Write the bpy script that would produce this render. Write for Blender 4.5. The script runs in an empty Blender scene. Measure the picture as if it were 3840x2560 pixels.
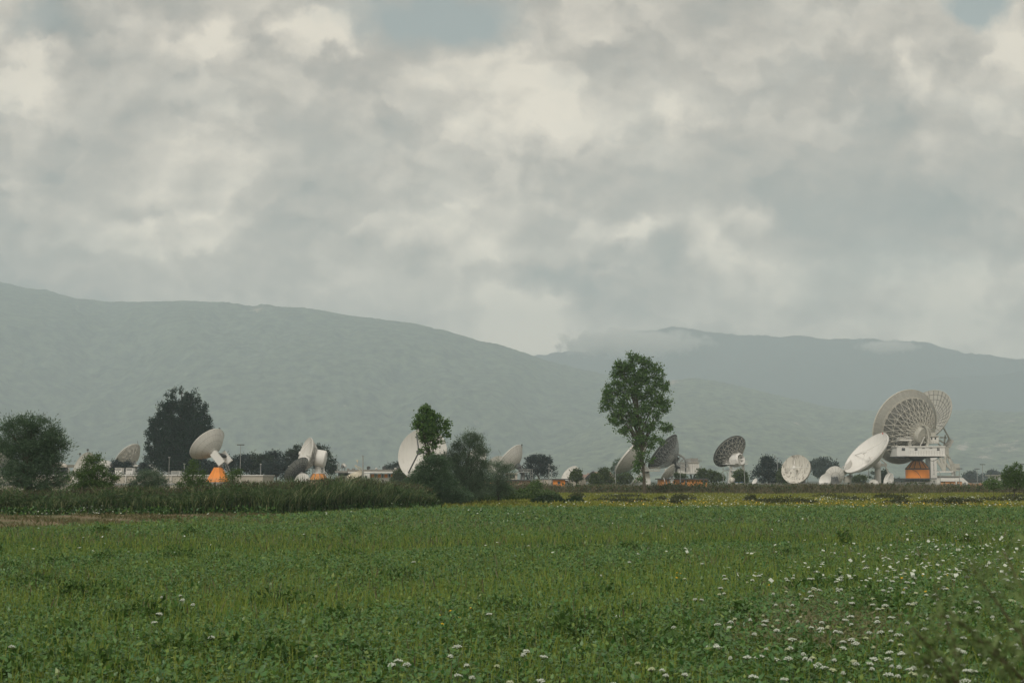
import bpy, math, random
import numpy as np
from mathutils import Vector, Matrix, noise

sc = bpy.context.scene
R = math.radians
# ------------------------------------------------------------------ camera
F = 5333.0; CX, CY = 1920.0, 1280.0; CAMH = 2.2; HOR = 1800.0
PITCH = math.atan((HOR - CY) / F)
cam_d = bpy.data.cameras.new("camera"); cam = bpy.data.objects.new("camera", cam_d)
sc.collection.objects.link(cam); sc.camera = cam
cam.location = (0, 0, CAMH); cam.rotation_euler = (math.pi / 2 + PITCH, 0, 0)
cam_d.sensor_width = 36; cam_d.lens = 50.0; cam_d.clip_start = 0.1; cam_d.clip_end = 60000
cam_d.dof.use_dof = True; cam_d.dof.focus_distance = 70; cam_d.dof.aperture_fstop = 5.6

def P(px, py, Y):
    rx, ry = (px - CX) / F, (CY - py) / F
    dy = math.cos(PITCH) - ry * math.sin(PITCH)
    dz = math.sin(PITCH) + ry * math.cos(PITCH)
    k = Y / dy
    return Vector((rx * k, Y, CAMH + dz * k))
def on_z(px, py, z):
    d = P(px, py, 1.0); s = (z - CAMH) / (d.z - CAMH)
    return Vector((d.x * s, s, z))

# ------------------------------------------------------------------ light
SUN_EL, SUN_ROT = 38, 208
def N(nt, typ, **kw):
    n = nt.nodes.new(typ)
    for k, v in kw.items():
        if k in n.inputs: n.inputs[k].default_value = v
        else: setattr(n, k, v)
    return n
def build_world():
    w = bpy.data.worlds.new("World"); sc.world = w; w.use_nodes = True
    nt = w.node_tree; nt.nodes.clear(); L = nt.links.new
    out = N(nt, 'ShaderNodeOutputWorld'); bg = N(nt, 'ShaderNodeBackground', Strength=0.1)
    L(bg.outputs[0], out.inputs[0])
    sky = N(nt, 'ShaderNodeTexSky', sky_type='NISHITA', sun_disc=False)
    sky.sun_elevation = R(SUN_EL); sky.sun_rotation = R(SUN_ROT); sky.air_density = 1.0; sky.dust_density = 3.0
    tc = N(nt, 'ShaderNodeTexCoord'); sep = N(nt, 'ShaderNodeSeparateXYZ'); L(tc.outputs['Generated'], sep.inputs[0])
    def M(op, a, b=None, c=None, clamp=False):
        n = N(nt, 'ShaderNodeMath', operation=op, use_clamp=clamp)
        for i, v in enumerate((a, b, c)):
            if v is None: continue
            if isinstance(v, (int, float)): n.inputs[i].default_value = v
            else: L(v, n.inputs[i])
        return n.outputs[0]
    def V(op, a, b, c=None):
        n = N(nt, 'ShaderNodeVectorMath', operation=op)
        for i, v in enumerate((a, b, c)):
            if v is None: continue
            if isinstance(v, tuple): n.inputs[i].default_value = v
            else: L(v, n.inputs[i])
        return n.outputs['Value'] if op == 'LENGTH' else n.outputs[0]
    def noise_of(vec, scale, detail, rough, dist=0.0):
        n = N(nt, 'ShaderNodeTexNoise', Scale=scale, Detail=float(detail), Roughness=rough, Distortion=dist); L(vec, n.inputs['Vector']); return n
    ay = M('MAXIMUM', M('ABSOLUTE', sep.outputs[1]), 0.12)
    u = M('DIVIDE', sep.outputs[0], ay); v = M('DIVIDE', sep.outputs[2], ay)
    cb = N(nt, 'ShaderNodeCombineXYZ'); L(u, cb.inputs[0]); L(v, cb.inputs[1]); uv = cb.outputs[0]
    # two warps: slow billows, then ragged edges
    w1 = V('SUBTRACT', noise_of(uv, 9.0, 3, .5).outputs['Color'], (.5, .5, .5))
    w2 = V('SUBTRACT', noise_of(uv, 38.0, 7, .62).outputs['Color'], (.5, .5, .5))
    W = V('MULTIPLY_ADD', w1, (.11, .08, 0), uv); W = V('MULTIPLY_ADD', w2, (.045, .038, 0), W)
    st = V('MULTIPLY', W, (1, 1.55, 1))
    n1 = noise_of(V('ADD', st, (3.1, 1.7, .4)), 6.0, 5, .5).outputs[0]
    n2 = noise_of(V('ADD', st, (7.3, 2.2, 1.4)), 14.0, 9, .58).outputs[0]
    b = M('MULTIPLY_ADD', M('SUBTRACT', n1, 0.5), CLOUD_BIG, CLOUD_MID)
    b = M('MULTIPLY_ADD', M('SUBTRACT', n2, 0.5), CLOUD_FINE, b)
    for off, scl, gain, fade in CLOUD_DECKS:      # cloud decks: crisp bright brow, greyer body behind it
        sv = V('MULTIPLY', V('MULTIPLY_ADD', w2, (.03, .026, 0), uv), (1, 1.3, 1)); f = noise_of(V('ADD', sv, off), scl, 9, .52).outputs[0]
        e = N(nt, 'ShaderNodeMapRange', interpolation_type='SMOOTHSTEP'); L(f, e.inputs['Value']); e.inputs['From Min'].default_value = .485; e.inputs['From Max'].default_value = .525
        b = M('MULTIPLY_ADD', e.outputs[0], M('MULTIPLY_ADD', M('SUBTRACT', f, .515), -fade, gain), b)
    # lit flanks: the difference of the billow field along the light gives the clouds relief
    sv = V('MULTIPLY', V('MULTIPLY_ADD', w2, (.012, .010, 0), uv), (1, 1.35, 1)); r0 = noise_of(V('ADD', sv, (1.3, 5.2, 2.4)), 11.0, 9, .58).outputs[0]; r1 = noise_of(V('ADD', sv, (1.3 + .006, 5.2 - .0125, 2.4)), 11.0, 9, .58).outputs[0]
    b = M('MULTIPLY_ADD', M('SUBTRACT', r0, r1), CLOUD_RELIEF, b)
    def blob(px, py, rx, ry, amt, edge=0.0):
        nonlocal b
        c = P(px, py, 1.0); s = V('MULTIPLY', V('SUBTRACT', W, (c.x, c.z - CAMH, 0)), (F / rx, F / ry, 0))
        mr = N(nt, 'ShaderNodeMapRange', interpolation_type='SMOOTHSTEP'); L(V('LENGTH', s, None), mr.inputs['Value'])
        mr.inputs['From Min'].default_value = 1.0; mr.inputs['From Max'].default_value = edge
        mr.inputs['To Min'].default_value = 0.0; mr.inputs['To Max'].default_value = amt
        b = M('ADD', b, mr.outputs[0])
    for a in CLOUD_BLOBS: blob(*a)
    ramp = N(nt, 'ShaderNodeValToRGB'); L(b, ramp.inputs[0]); cr = ramp.color_ramp
    cr.elements[0].position = 0.0; cr.elements[0].color = CLOUD_RAMP[0][1] + (1,)
    cr.elements[1].position = 1.0; cr.elements[1].color = CLOUD_RAMP[-1][1] + (1,)
    for p, c in CLOUD_RAMP[1:-1]:
        e = cr.elements.new(p); e.color = c + (1,)
    cl = N(nt, 'ShaderNodeVectorMath', operation='SCALE'); L(ramp.outputs[0], cl.inputs[0]); 
    el = N(nt, 'ShaderNodeMapRange'); L(v, el.inputs['Value']); el.inputs['From Min'].default_value = .08; el.inputs['From Max'].default_value = .30
    el.inputs['To Min'].default_value = CLOUD_LOW * 10; el.inputs['To Max'].default_value = CLOUD_GAIN * 10; L(el.outputs[0], cl.inputs['Scale'])   # low banks stand farther off and catch more light
    # clear gaps where the real sky shows
    keep = b; b = M('MULTIPLY', M('SUBTRACT', n2, .5), .9)
    for a in CLOUD_GAPS: blob(*a)
    gap = M('MULTIPLY', b, 1.0, clamp=True); b = keep
    mix = N(nt, 'ShaderNodeMix', data_type='RGBA'); L(gap, mix.inputs[0]); L(cl.outputs[0], mix.inputs[6])
    sk = N(nt, 'ShaderNodeHueSaturation', Saturation=.38, Value=SKY_VAL); L(sky.outputs[0], sk.inputs['Color'])
    tn = V('MULTIPLY', sk.outputs[0], (1.0, 1.06, .92)); L(tn, mix.inputs[7]); L(mix.outputs[2], bg.inputs[0])
CLOUD_GAIN = 1.0; CLOUD_LOW = 1.75; CLOUD_BIG, CLOUD_MID, CLOUD_FINE, CLOUD_RELIEF = .68, .485, .32, 1.3; CLOUD_DECKS = [((4.1, 2.6, .3), 4.2, .20, 1.6), ((9.2, 6.1, 1.3), 7.0, .16, 1.3)]; SKY_VAL = .70
CLOUD_RAMP = [(0, (.165, .175, .163)), (.25, (.235, .225, .20)), (.5, (.36, .318, .268)), (.75, (.54, .475, .392)), (1, (.76, .67, .54))]
CLOUD_BLOBS = [   # azimuth column, elevation row, half-widths, gain: bright billows, then dark bases and thin places
    (1190, 110, 230, 130, .46, .35), (1320, 150, 100, 90, .26, .3), (740, 100, 260, 170, .38), (50, 260, 240, 260, .32), (1780, 350, 620, 300, .30), (2130, 420, 520, 260, .26), (2560, 370, 280, 160, .35), (2520, 400, 110, 90, .3),
    (700, 900, 420, 150, .42), (1780, 900, 300, 240, .38), (2360, 855, 110, 75, .45), (1920, 1240, 380, 270, .60), (2250, 1300, 420, 130, .40), (2840, 790, 210, 120, .50), (2760, 1000, 420, 190, .42), (2560, 880, 210, 170, .35), (3560, 1060, 250, 220, .62), (3400, 300, 170, 150, .45),
    (3790, 130, 260, 250, .55), (3660, 450, 170, 110, .25), (800, 560, 560, 330, .22), (3300, 1230, 900, 110, .3), (1000, 270, 420, 170, .18),
    (3450, 800, 800, 330, -.34), (2400, 990, 330, 200, -.22), (2070, 1060, 280, 110, -.36), (230, 640, 430, 270, -.28), (150, 1000, 430, 340, -.28), (650, 830, 280, 80, -.3), (1280, 430, 520, 270, -.2), (1150, 700, 450, 300, -.14), (250, 130, 320, 130, -.42), (2900, 700, 450, 160, -.25), (3400, 480, 520, 100, -.2)]
CLOUD_GAPS = [(1640, 15, 500, 190, 1.5), (3660, -20, 240, 140, 1.4), (150, 130, 260, 90, .6), (3330, 1010, 600, 150, .35), (2060, 1050, 240, 100, .35)]
build_world()
sun_d = bpy.data.lights.new("sun", 'SUN'); sun = bpy.data.objects.new("sun", sun_d); sc.collection.objects.link(sun)
sun_d.energy = 1.3; sun_d.angle = R(14); sun_d.color = (1.0, .95, .86)
sun.rotation_euler = (R(90 - SUN_EL), 0, R(180 - SUN_ROT))   # same direction as the sky's sun
sc.view_settings.view_transform = 'Standard'; sc.view_settings.look = 'None'; sc.view_settings.gamma = 1.0
sc.view_settings.exposure = 0.57
sc.render.engine = 'CYCLES'; sc.cycles.use_denoising = True
sc.cycles.max_bounces = 14; sc.cycles.diffuse_bounces = 2; sc.cycles.glossy_bounces = 2; sc.cycles.transmission_bounces = 2
sc.cycles.volume_bounces = 12; sc.cycles.adaptive_threshold = 0.006; sc.cycles.transparent_max_bounces = 8
sc.cycles.sample_clamp_indirect = 4.0

# ------------------------------------------------------------------ materials
def mat(name, col, rough=.6, col2=None, scale=3.0, stretch=(1, 1, 1), lo=.35, hi=.7, bump=0, trans=0, island=None, detail=6, spec=.3, metal=0, bscale=None):
    m = bpy.data.materials.new(name); m.use_nodes = True; nt = m.node_tree; L = nt.links.new
    p = nt.nodes['Principled BSDF']; p.inputs['Roughness'].default_value = rough; p.inputs['Specular IOR Level'].default_value = spec
    p.inputs['Metallic'].default_value = metal
    p.inputs['Base Color'].default_value = tuple(col) + (1,)
    csock = None
    tc = N(nt, 'ShaderNodeTexCoord'); mp = N(nt, 'ShaderNodeMapping'); mp.inputs['Scale'].default_value = stretch
    L(tc.outputs['Object'], mp.inputs[0])
    if col2 is not None:
        nz = N(nt, 'ShaderNodeTexNoise', Scale=scale, Detail=float(detail), Roughness=.6); L(mp.outputs[0], nz.inputs['Vector'])
        rp = N(nt, 'ShaderNodeValToRGB'); L(nz.outputs[0], rp.inputs[0]); cr = rp.color_ramp
        cr.elements[0].position = lo; cr.elements[0].color = tuple(col) + (1,); cr.elements[1].position = hi; cr.elements[1].color = tuple(col2) + (1,)
        csock = rp.outputs[0]
    if island is not None:   # list of colours picked per leaf or blade
        g = N(nt, 'ShaderNodeNewGeometry'); rp = N(nt, 'ShaderNodeValToRGB'); L(g.outputs['Random Per Island'], rp.inputs[0]); cr = rp.color_ramp
        n = len(island)
        cr.elements[0].position = 0; cr.elements[0].color = tuple(island[0]) + (1,); cr.elements[1].position = 1; cr.elements[1].color = tuple(island[-1]) + (1,)
        for i in range(1, n - 1):
            e = cr.elements.new(i / (n - 1)); e.color = tuple(island[i]) + (1,)
        if csock is None: csock = rp.outputs[0]
        else:
            mx = N(nt, 'ShaderNodeMix', data_type='RGBA'); mx.inputs[0].default_value = .5
            L(csock, mx.inputs[6]); L(rp.outputs[0], mx.inputs[7]); csock = mx.outputs[2]
    if csock: L(csock, p.inputs['Base Color'])
    if bump:
        nb = N(nt, 'ShaderNodeTexNoise', Scale=bscale or scale * 4, Detail=6.0, Roughness=.65); L(mp.outputs[0], nb.inputs['Vector'])
        bp = N(nt, 'ShaderNodeBump', Strength=.8, Distance=bump); L(nb.outputs[0], bp.inputs['Height']); L(bp.outputs[0], p.inputs['Normal'])
    if trans:
        t = N(nt, 'ShaderNodeBsdfTranslucent'); t.inputs[0].default_value = tuple(col) + (1,)
        if csock: L(csock, t.inputs[0])
        ms = N(nt, 'ShaderNodeMixShader'); ms.inputs[0].default_value = trans
        L(p.outputs[0], ms.inputs[1]); L(t.outputs[0], ms.inputs[2]); L(ms.outputs[0], nt.nodes['Material Output'].inputs[0])
    return m
WHITE = mat('white_paint', (.66, .65, .61), .5, (.50, .485, .44), 1.2, (1.5, 1.5, .35), .5, .85)
WHITE2 = mat('clean_white_paint', (.74, .73, .70), .45, (.62, .61, .57), .8, (1.5, 1.5, .4), .5, .9)
OFFW = mat('dull_white_panel', (.52, .515, .47), .6, (.44, .43, .385), 1.0, (1, 1, .4))
CREAM = mat('cream_paint', (.62, .57, .46), .55, (.50, .46, .36), 1.0)
STAIN = mat('rust_stained_white', (.62, .60, .54), .55, (.10, .075, .055), 1.0, (2.2, 2.2, .3), .50, .70)
DISHGREY = mat('weathered_grey_panel', (.42, .42, .38), .6, (.30, .30, .27), 1.0, (1, 1, .4))
GREYM = mat('galvanised_steel', (.33, .34, .33), .5, (.25, .26, .25), 2.0)
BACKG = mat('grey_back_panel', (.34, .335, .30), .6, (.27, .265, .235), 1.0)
INNERSHADE = mat('shade_painted_inner_back', (.17, .17, .155), .65, (.12, .12, .11), .8)  # back grey darkened to carry the shade inside the truss
TRUSSM = mat('bone_painted_truss', (.58, .56, .49), .5, (.48, .46, .40), 1.2)
PALEM = mat('pale_painted_steel', (.47, .46, .41), .55, (.37, .36, .31), 1.2)
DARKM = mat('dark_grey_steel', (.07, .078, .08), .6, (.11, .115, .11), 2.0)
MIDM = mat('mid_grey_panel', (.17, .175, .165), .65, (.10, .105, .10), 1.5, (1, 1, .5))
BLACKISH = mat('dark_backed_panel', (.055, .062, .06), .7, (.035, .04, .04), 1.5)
ORANGE = mat('orange_paint', (.90, .31, .05), .55, (.78, .25, .045), .9, (1.5, 1.5, .4), .45, .8)
ORANGE2 = mat('faded_orange_paint', (.78, .33, .09), .6, (.60, .26, .085), 1.2, (1, 1, .5))
PINK = mat('pinkish_plaster', (.46, .29, .21), .8, (.36, .24, .18), .8)
BEIGE = mat('beige_plaster', (.52, .48, .41), .8, (.43, .40, .34), .5)
CONC = mat('concrete', (.30, .29, .265), .85, (.22, .215, .20), 1.2)
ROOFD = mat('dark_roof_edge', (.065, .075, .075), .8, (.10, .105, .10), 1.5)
GLASS = mat('dark_window_glass', (.028, .038, .042), .15, spec=.5)
TILE = mat('terracotta_tile', (.36, .16, .10), .8, (.28, .13, .085), 1.5)
BARK = mat('grey_brown_bark', (.055, .05, .036), .9, (.10, .088, .068), 6, (1, 1, .3), bump=.05)
RED = mat('red_lamp_plastic', (.5, .05, .03), .4)
INK = mat('dark_letter_paint', (.04, .045, .05), .6)
def leafmat(name, cols, trans=.3, rough=.55, spec=.25): return mat(name, cols[0], rough, island=cols, trans=trans, spec=spec)
LF_POPLAR = leafmat('poplar_leaf', [(0.049, 0.111, 0.030), (0.091, 0.178, 0.045), (0.066, 0.140, 0.039), (0.141, 0.233, 0.067)])
LF_DARK = leafmat('dark_poplar_leaf', [(0.008, 0.029, 0.018), (0.015, 0.044, 0.025), (0.011, 0.036, 0.022), (0.024, 0.061, 0.032)], .15)
LF_WILLOW = leafmat('willow_leaf', [(0.046, 0.094, 0.049), (0.089, 0.151, 0.082), (0.068, 0.122, 0.065), (0.149, 0.229, 0.139)])
LF_GREYW = leafmat('grey_willow_leaf', [(0.060, 0.105, 0.062), (0.128, 0.189, 0.122), (0.094, 0.147, 0.094), (0.204, 0.282, 0.189)])
LF_BUSH = leafmat('bush_leaf', [(0.052, 0.105, 0.033), (0.098, 0.168, 0.052), (0.072, 0.133, 0.039), (0.143, 0.224, 0.078)])
LF_CONIF = leafmat('blue_conifer_needle', [(.016, .032, .030), (.028, .050, .046), (.022, .042, .040), (.05, .075, .066)], .1)
LF_PINE = leafmat('dark_pine_needle', [(.014, .032, .020), (.028, .052, .030), (.02, .042, .025), (.05, .08, .04)], .1)
LF_OLIVE = leafmat('olive_green_leaf', [(0.040, 0.068, 0.018), (0.069, 0.105, 0.029), (0.055, 0.086, 0.024), (0.109, 0.155, 0.048)], .2)
LF_FARTREE = leafmat('far_tree_leaf', [(.035, .06, .05), (.055, .085, .07), (.045, .07, .06)], .15)

# ------------------------------------------------------------------ mesh helpers
class MB:
    def __init__(s): s.v = []; s.f = []
    def add(s, vs, fs):
        o = len(s.v); s.v += [tuple(x) for x in vs]; s.f += [tuple(i + o for i in f) for f in fs]
    def box(s, lo, hi, M=None):
        vs = [Vector((x, y, z)) for x in (lo[0], hi[0]) for y in (lo[1], hi[1]) for z in (lo[2], hi[2])]
        if M is not None: vs = [M @ v for v in vs]
        s.add(vs, [(0, 1, 3, 2), (4, 6, 7, 5), (0, 4, 5, 1), (2, 3, 7, 6), (0, 2, 6, 4), (1, 5, 7, 3)])
    def bar(s, a, b, r, n=4, r2=None, ph=None):
        a = Vector(a); b = Vector(b); d = b - a
        if d.length < 1e-6: return
        d.normalize(); q = Vector((0, 0, 1)) if abs(d.z) < .9 else Vector((1, 0, 0))
        x = d.cross(q).normalized(); y = d.cross(x); r2 = r if r2 is None else r2
        ph = math.pi / n if ph is None else ph
        vs = [c + (x * math.cos(ph + 2 * math.pi * i / n) + y * math.sin(ph + 2 * math.pi * i / n)) * rr for c, rr in ((a, r), (b, r2)) for i in range(n)]
        s.add(vs, [(i, (i + 1) % n, n + (i + 1) % n, n + i) for i in range(n)] + [tuple(range(n))[::-1], tuple(range(n, 2 * n))])
    def tube(s, pts, rs, n=6):
        pts = [Vector(p) for p in pts]; rings = []
        for i, p in enumerate(pts):
            d = (pts[min(i + 1, len(pts) - 1)] - pts[max(i - 1, 0)]).normalized()
            q = Vector((0, 1, 0)) if abs(d.y) < .9 else Vector((1, 0, 0))
            x = d.cross(q).normalized(); y = d.cross(x)
            rings.append([p + (x * math.cos(2 * math.pi * k / n) + y * math.sin(2 * math.pi * k / n)) * rs[i] for k in range(n)])
        vs = [v for r in rings for v in r]; fs = []
        for i in range(len(pts) - 1):
            for k in range(n): fs.append((i * n + k, i * n + (k + 1) % n, (i + 1) * n + (k + 1) % n, (i + 1) * n + k))
        fs += [tuple(range(n))[::-1], tuple(range((len(pts) - 1) * n, len(pts) * n))]
        s.add(vs, fs)
    def lathe(s, prof, M, n=32, ph=0.0, cap=(True, True)):
        vs = []; fs = []
        for r, z in prof:
            for k in range(n): vs.append(M @ Vector((r * math.cos(ph + 2 * math.pi * k / n), r * math.sin(ph + 2 * math.pi * k / n), z)))
        for i in range(len(prof) - 1):
            for k in range(n): fs.append((i * n + k, i * n + (k + 1) % n, (i + 1) * n + (k + 1) % n, (i + 1) * n + k))
        if cap[0]: fs.append(tuple(range(n))[::-1])
        if cap[1]: fs.append(tuple(range((len(prof) - 1) * n, len(prof) * n)))
        s.add(vs, fs)
    def build(s, name, m, parent=None, smooth=False):
        me = bpy.data.meshes.new(name); me.from_pydata(s.v, [], s.f)
        if m: me.materials.append(m)
        if smooth:
            me.polygons.foreach_set('use_smooth', [True] * len(me.polygons)); me.set_sharp_from_angle(angle=R(38))
        me.update(); o = bpy.data.objects.new(name, me); sc.collection.objects.link(o)
        if parent: o.parent = parent
        return o
def np_obj(name, V, Q, m, parent=None, smooth=False):
    me = bpy.data.meshes.new(name); k = Q.shape[1]
    me.vertices.add(len(V)); me.vertices.foreach_set('co', np.ascontiguousarray(V, np.float32).ravel())
    me.loops.add(Q.size); me.loops.foreach_set('vertex_index', np.ascontiguousarray(Q, np.int32).ravel())
    me.polygons.add(len(Q)); me.polygons.foreach_set('loop_start', np.arange(0, Q.size, k, dtype=np.int32))
    if smooth: me.polygons.foreach_set('use_smooth', np.ones(len(Q), bool))
    me.update(calc_edges=True); me.materials.append(m)
    o = bpy.data.objects.new(name, me); sc.collection.objects.link(o)
    if parent: o.parent = parent
    return o
def tag(o, label=None, cat=None, group=None, kind=None):
    if label: o['label'] = label
    if cat: o['category'] = cat
    if group: o['group'] = group
    if kind: o['kind'] = kind
    return o
def empty(name, loc, label, cat, group=None):
    e = bpy.data.objects.new(name, None); sc.collection.objects.link(e); e.location = loc; e.empty_display_size = .5
    return tag(e, label, cat, group)

class T:
    """one thing standing on the ground at column px and distance Y; parts are laid out from there"""
    def __init__(s, name, Y, px, label, cat, group=None):
        s.Y = Y; b = P(px, HOR, Y); s.base = Vector((b.x, Y, 0)); s.e = empty(name, s.base, label, cat, group); s.parts = {}
    def W(s, px, py, dy=0): return P(px, py, s.Y + dy) - s.base
    def k(s, dy=0): return (s.Y + dy) / F
    def part(s, key, m, parent=None, smooth=False):
        if key not in s.parts: s.parts[key] = (MB(), m, parent, smooth)
        return s.parts[key][0]
    def box(s, key, m, x0, y0, x1, y1, d0=0, d1=2, parent=None, ground=False):
        mb = s.part(key, m, parent); a = s.W(x0, (y0 + y1) / 2, d0); c = s.W(x1, (y0 + y1) / 2, d0)
        zt = s.W(x0, y0, d0).z; zb = 0 if ground else s.W(x0, y1, d0).z
        mb.box((a.x, d0, zb), (c.x, d1, zt)); return mb
    def bar(s, key, m, a, b, r, n=4, parent=None, r2=None):
        mb = s.part(key, m, parent); mb.bar(s.W(*a), s.W(*b), r, n, r2); return mb
    def cyl(s, key, m, px, y0, y1, r0, r1, dy=0, n=24, parent=None, ph=0.0, ground=False, smooth=True):
        """upright round or faceted column from row y1 (radius r1 px) to row y0 (radius r0 px)"""
        mb = s.part(key, m, parent, smooth); top = s.W(px, y0, dy); bot = s.W(px, y1, dy); k = s.k(dy)
        zb = 0 if ground else bot.z
        mb.lathe([(r1 * k, zb), (r0 * k, top.z)], Matrix.Translation((top.x, dy, 0)), n, ph); return mb
    def rail(s, key, m, px, y0, y1, rx, dy=0, n=12, r=.03, parent=None, arc=(0, 360)):
        """round guard rail: ring plus posts"""
        mb = s.part(key, m, parent); k = s.k(dy); c = s.W(px, y1, dy); zt = s.W(px, y0, dy).z
        pts = [Vector((c.x + rx * k * math.cos(R(arc[0] + (arc[1] - arc[0]) * i / n)), dy + rx * k * math.sin(R(arc[0] + (arc[1] - arc[0]) * i / n)), c.z)) for i in range(n + 1)]
        for i in range(n):
            a, b = pts[i], pts[i + 1]
            for q in (zt, (zt + c.z) / 2): mb.bar((a.x, a.y, q), (b.x, b.y, q), r, 3)
            mb.bar(a, (a.x, a.y, zt), r, 3)
    def flatrail(s, key, m, x0, x1, y0, y1, d0, d1=None, n=8, r=.035, parent=None):
        """straight guard rail along the front edge, with returns if d1 is given"""
        mb = s.part(key, m, parent); zt = s.W(x0, y0, d0).z; zb = s.W(x0, y1, d0).z; xa = s.W(x0, y1, d0).x; xb = s.W(x1, y1, d0).x
        runs = [((xa, d0), (xb, d0), n)]
        if d1 is not None: runs += [((xa, d0), (xa, d1), 3), ((xb, d0), (xb, d1), 3), ((xa, d1), (xb, d1), n)]
        for a, b, q in runs:
            for z in (zt, (zt + zb) / 2): mb.bar((a[0], a[1], z), (b[0], b[1], z), r, 3)
            for i in range(q + 1):
                x = a[0] + (b[0] - a[0]) * i / q; y = a[1] + (b[1] - a[1]) * i / q; mb.bar((x, y, zb), (x, y, zt), r, 3)
    def done(s):
        made = {}
        for key, (mb, m, parent, sm) in s.parts.items():
            made[key] = mb.build(key.split('#')[0], m, made[parent] if parent else s.e, sm)
        s.made = made; return s

# ------------------------------------------------------------------ satellite dishes
def axis_of(theta, ay):
    q = math.sqrt(1 - ay * ay); return Vector((q * math.cos(R(theta)), ay, q * math.sin(R(theta))))
def frame(c, z):
    x = Vector((0, 0, 1)).cross(z).normalized(); y = z.cross(x)
    m = Matrix((x, y, z)).transposed().to_4x4(); m.translation = c; return m
def reflector(t, cx, cy, Dpx, theta, ay, fd=.36, dy=0, m=WHITE, seg=48, rib=24, rings=(.33, .62, .84), ribm=None, ribr=.0022, truss=None, trussm=None,
              legs=4, legm=None, legr=.006, leg_at=.62, feed=True, rim=True, hub=True, hubm=None, first=45, thick=.012, backm=None, innerm=None):
    k = t.k(dy); D = Dpx * k; Rr = D / 2; Fl = fd * D; dep = Rr * Rr / (4 * Fl); z = axis_of(theta, ay); c = t.W(cx, cy, dy); M = frame(c, z)
    sf = lambda r: r * r / (4 * Fl) - dep; th = thick * D
    nr = 10; mb = t.part('reflector', m, None, True)
    pr = [(Rr * max(i, .02) / nr, sf(Rr * i / nr)) for i in range(nr + 1)]
    mb.lathe(pr, M, seg, 0, (True, False))
    back = [(Rr * 1.004 * max(i, .02) / nr, sf(Rr * i / nr) - th) for i in range(nr + 1)]
    bkey = 'reflector'
    if backm: bkey = 'back_shell'; t.part('back_shell', backm, None, True)
    if innerm:   # shade behind the truss is put into the colour of the back's middle
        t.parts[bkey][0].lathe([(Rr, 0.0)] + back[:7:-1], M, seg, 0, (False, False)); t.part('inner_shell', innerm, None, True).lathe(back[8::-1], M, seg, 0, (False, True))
    else: t.parts[bkey][0].lathe([(Rr, 0.0)] + back[::-1], M, seg, 0, (False, True))
    ribm = ribm or m
    if rim:
        q = t.part('rim', ribm if truss else m, 'reflector', True)
        q.lathe([(Rr * .995, .004 * D), (Rr * 1.012, .004 * D), (Rr * 1.012, -th * 1.5), (Rr * .995, -th * 1.5), (Rr * .995, .004 * D)], M, seg, 0, (False, False))
    if rib:
        q = t.part('panel_seam', ribm, 'reflector')
        for j in range(rib):
            a = 2 * math.pi * j / rib
            pts = [M @ Vector((r * Rr * math.cos(a), r * Rr * math.sin(a), sf(r * Rr) - th * 1.1)) for r in (.18, .4, .6, .8, 1.0)]
            for p0, p1 in zip(pts, pts[1:]): q.bar(p0, p1, ribr * D, 3)
        for r in rings:
            pts = [M @ Vector((r * Rr * math.cos(2 * math.pi * j / 40), r * Rr * math.sin(2 * math.pi * j / 40), sf(r * Rr) - th * 1.1)) for j in range(41)]
            for p0, p1 in zip(pts, pts[1:]): q.bar(p0, p1, ribr * D, 3)
    if truss:
        ns, h, rmax, br = truss   # bays, depth, reach, bar radius (all of D)
        rr = [.16, .32, .48, .64, .8, 1.0]; rr = [q * rmax for q in rr]; tb = t.part('back_truss', trussm or PALEM)
        hh = [h, h * .98, h * .88, h * .7, h * .45, h * .12]
        lo = [[M @ Vector((r * Rr * math.cos(2 * math.pi * (j + .5 * (i % 2)) / ns), r * Rr * math.sin(2 * math.pi * (j + .5 * (i % 2)) / ns), sf(r * Rr) - th - hh[i] * D)) for j in range(ns)] for i, r in enumerate(rr)]
        up = [[M @ Vector((r * Rr * math.cos(2 * math.pi * j / ns), r * Rr * math.sin(2 * math.pi * j / ns), sf(r * Rr) - th)) for j in range(ns)] for i, r in enumerate(rr)]
        b = br * D
        for i in range(len(rr)):
            for j in range(ns):
                j2 = (j + 1) % ns
                tb.bar(lo[i][j], lo[i][j2], b, 4)
                tb.bar(lo[i][j], up[i][j], b * .75, 3); tb.bar(lo[i][j], up[i][j2], b * .75, 3)
                if i + 1 < len(rr):
                    tb.bar(lo[i][j], lo[i + 1][j], b, 4)
                    tb.bar(lo[i][j], lo[i + 1][(j + (1 if i % 2 else -1)) % ns], b, 4)
                    tb.bar(up[i][j], lo[i + 1][j], b * .7, 3)
    if hub:
        hb = t.part('hub', hubm or m, None, True); hz = sf(0) - th
        hb.lathe([(Rr * .17, hz + .01 * D), (Rr * .17, hz - .07 * D), (Rr * .11, hz - .12 * D)], M, 20)
    zf = Fl * .93 - dep
    if legs:
        lm = legm or m
        for i in range(legs):
            a = R(first + 360 * i / legs); r = leg_at * Rr
            q = t.part('feed_leg#%d' % i, lm, 'reflector'); q.bar(M @ Vector((r * math.cos(a), r * math.sin(a), sf(r))), M @ Vector((.05 * Rr * math.cos(a), .05 * Rr * math.sin(a), zf)), legr * D, 5)
    if feed:
        q = t.part('subreflector', legm or m, 'reflector', True)
        q.lathe([(.015 * D, zf + .03 * D), (.05 * D, zf + .018 * D), (.055 * D, zf), (.02 * D, zf - .018 * D)], M, 16)
        q = t.part('feed_horn', m, 'reflector', True); q.lathe([(.04 * D, sf(0)), (.034 * D, sf(0) + .08 * D), (.018 * D, sf(0) + .14 * D)], M, 14)
    t.M = M; t.D = D; t.vert = M @ Vector((0, 0, sf(0) - th - .1 * D)); return M
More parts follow.
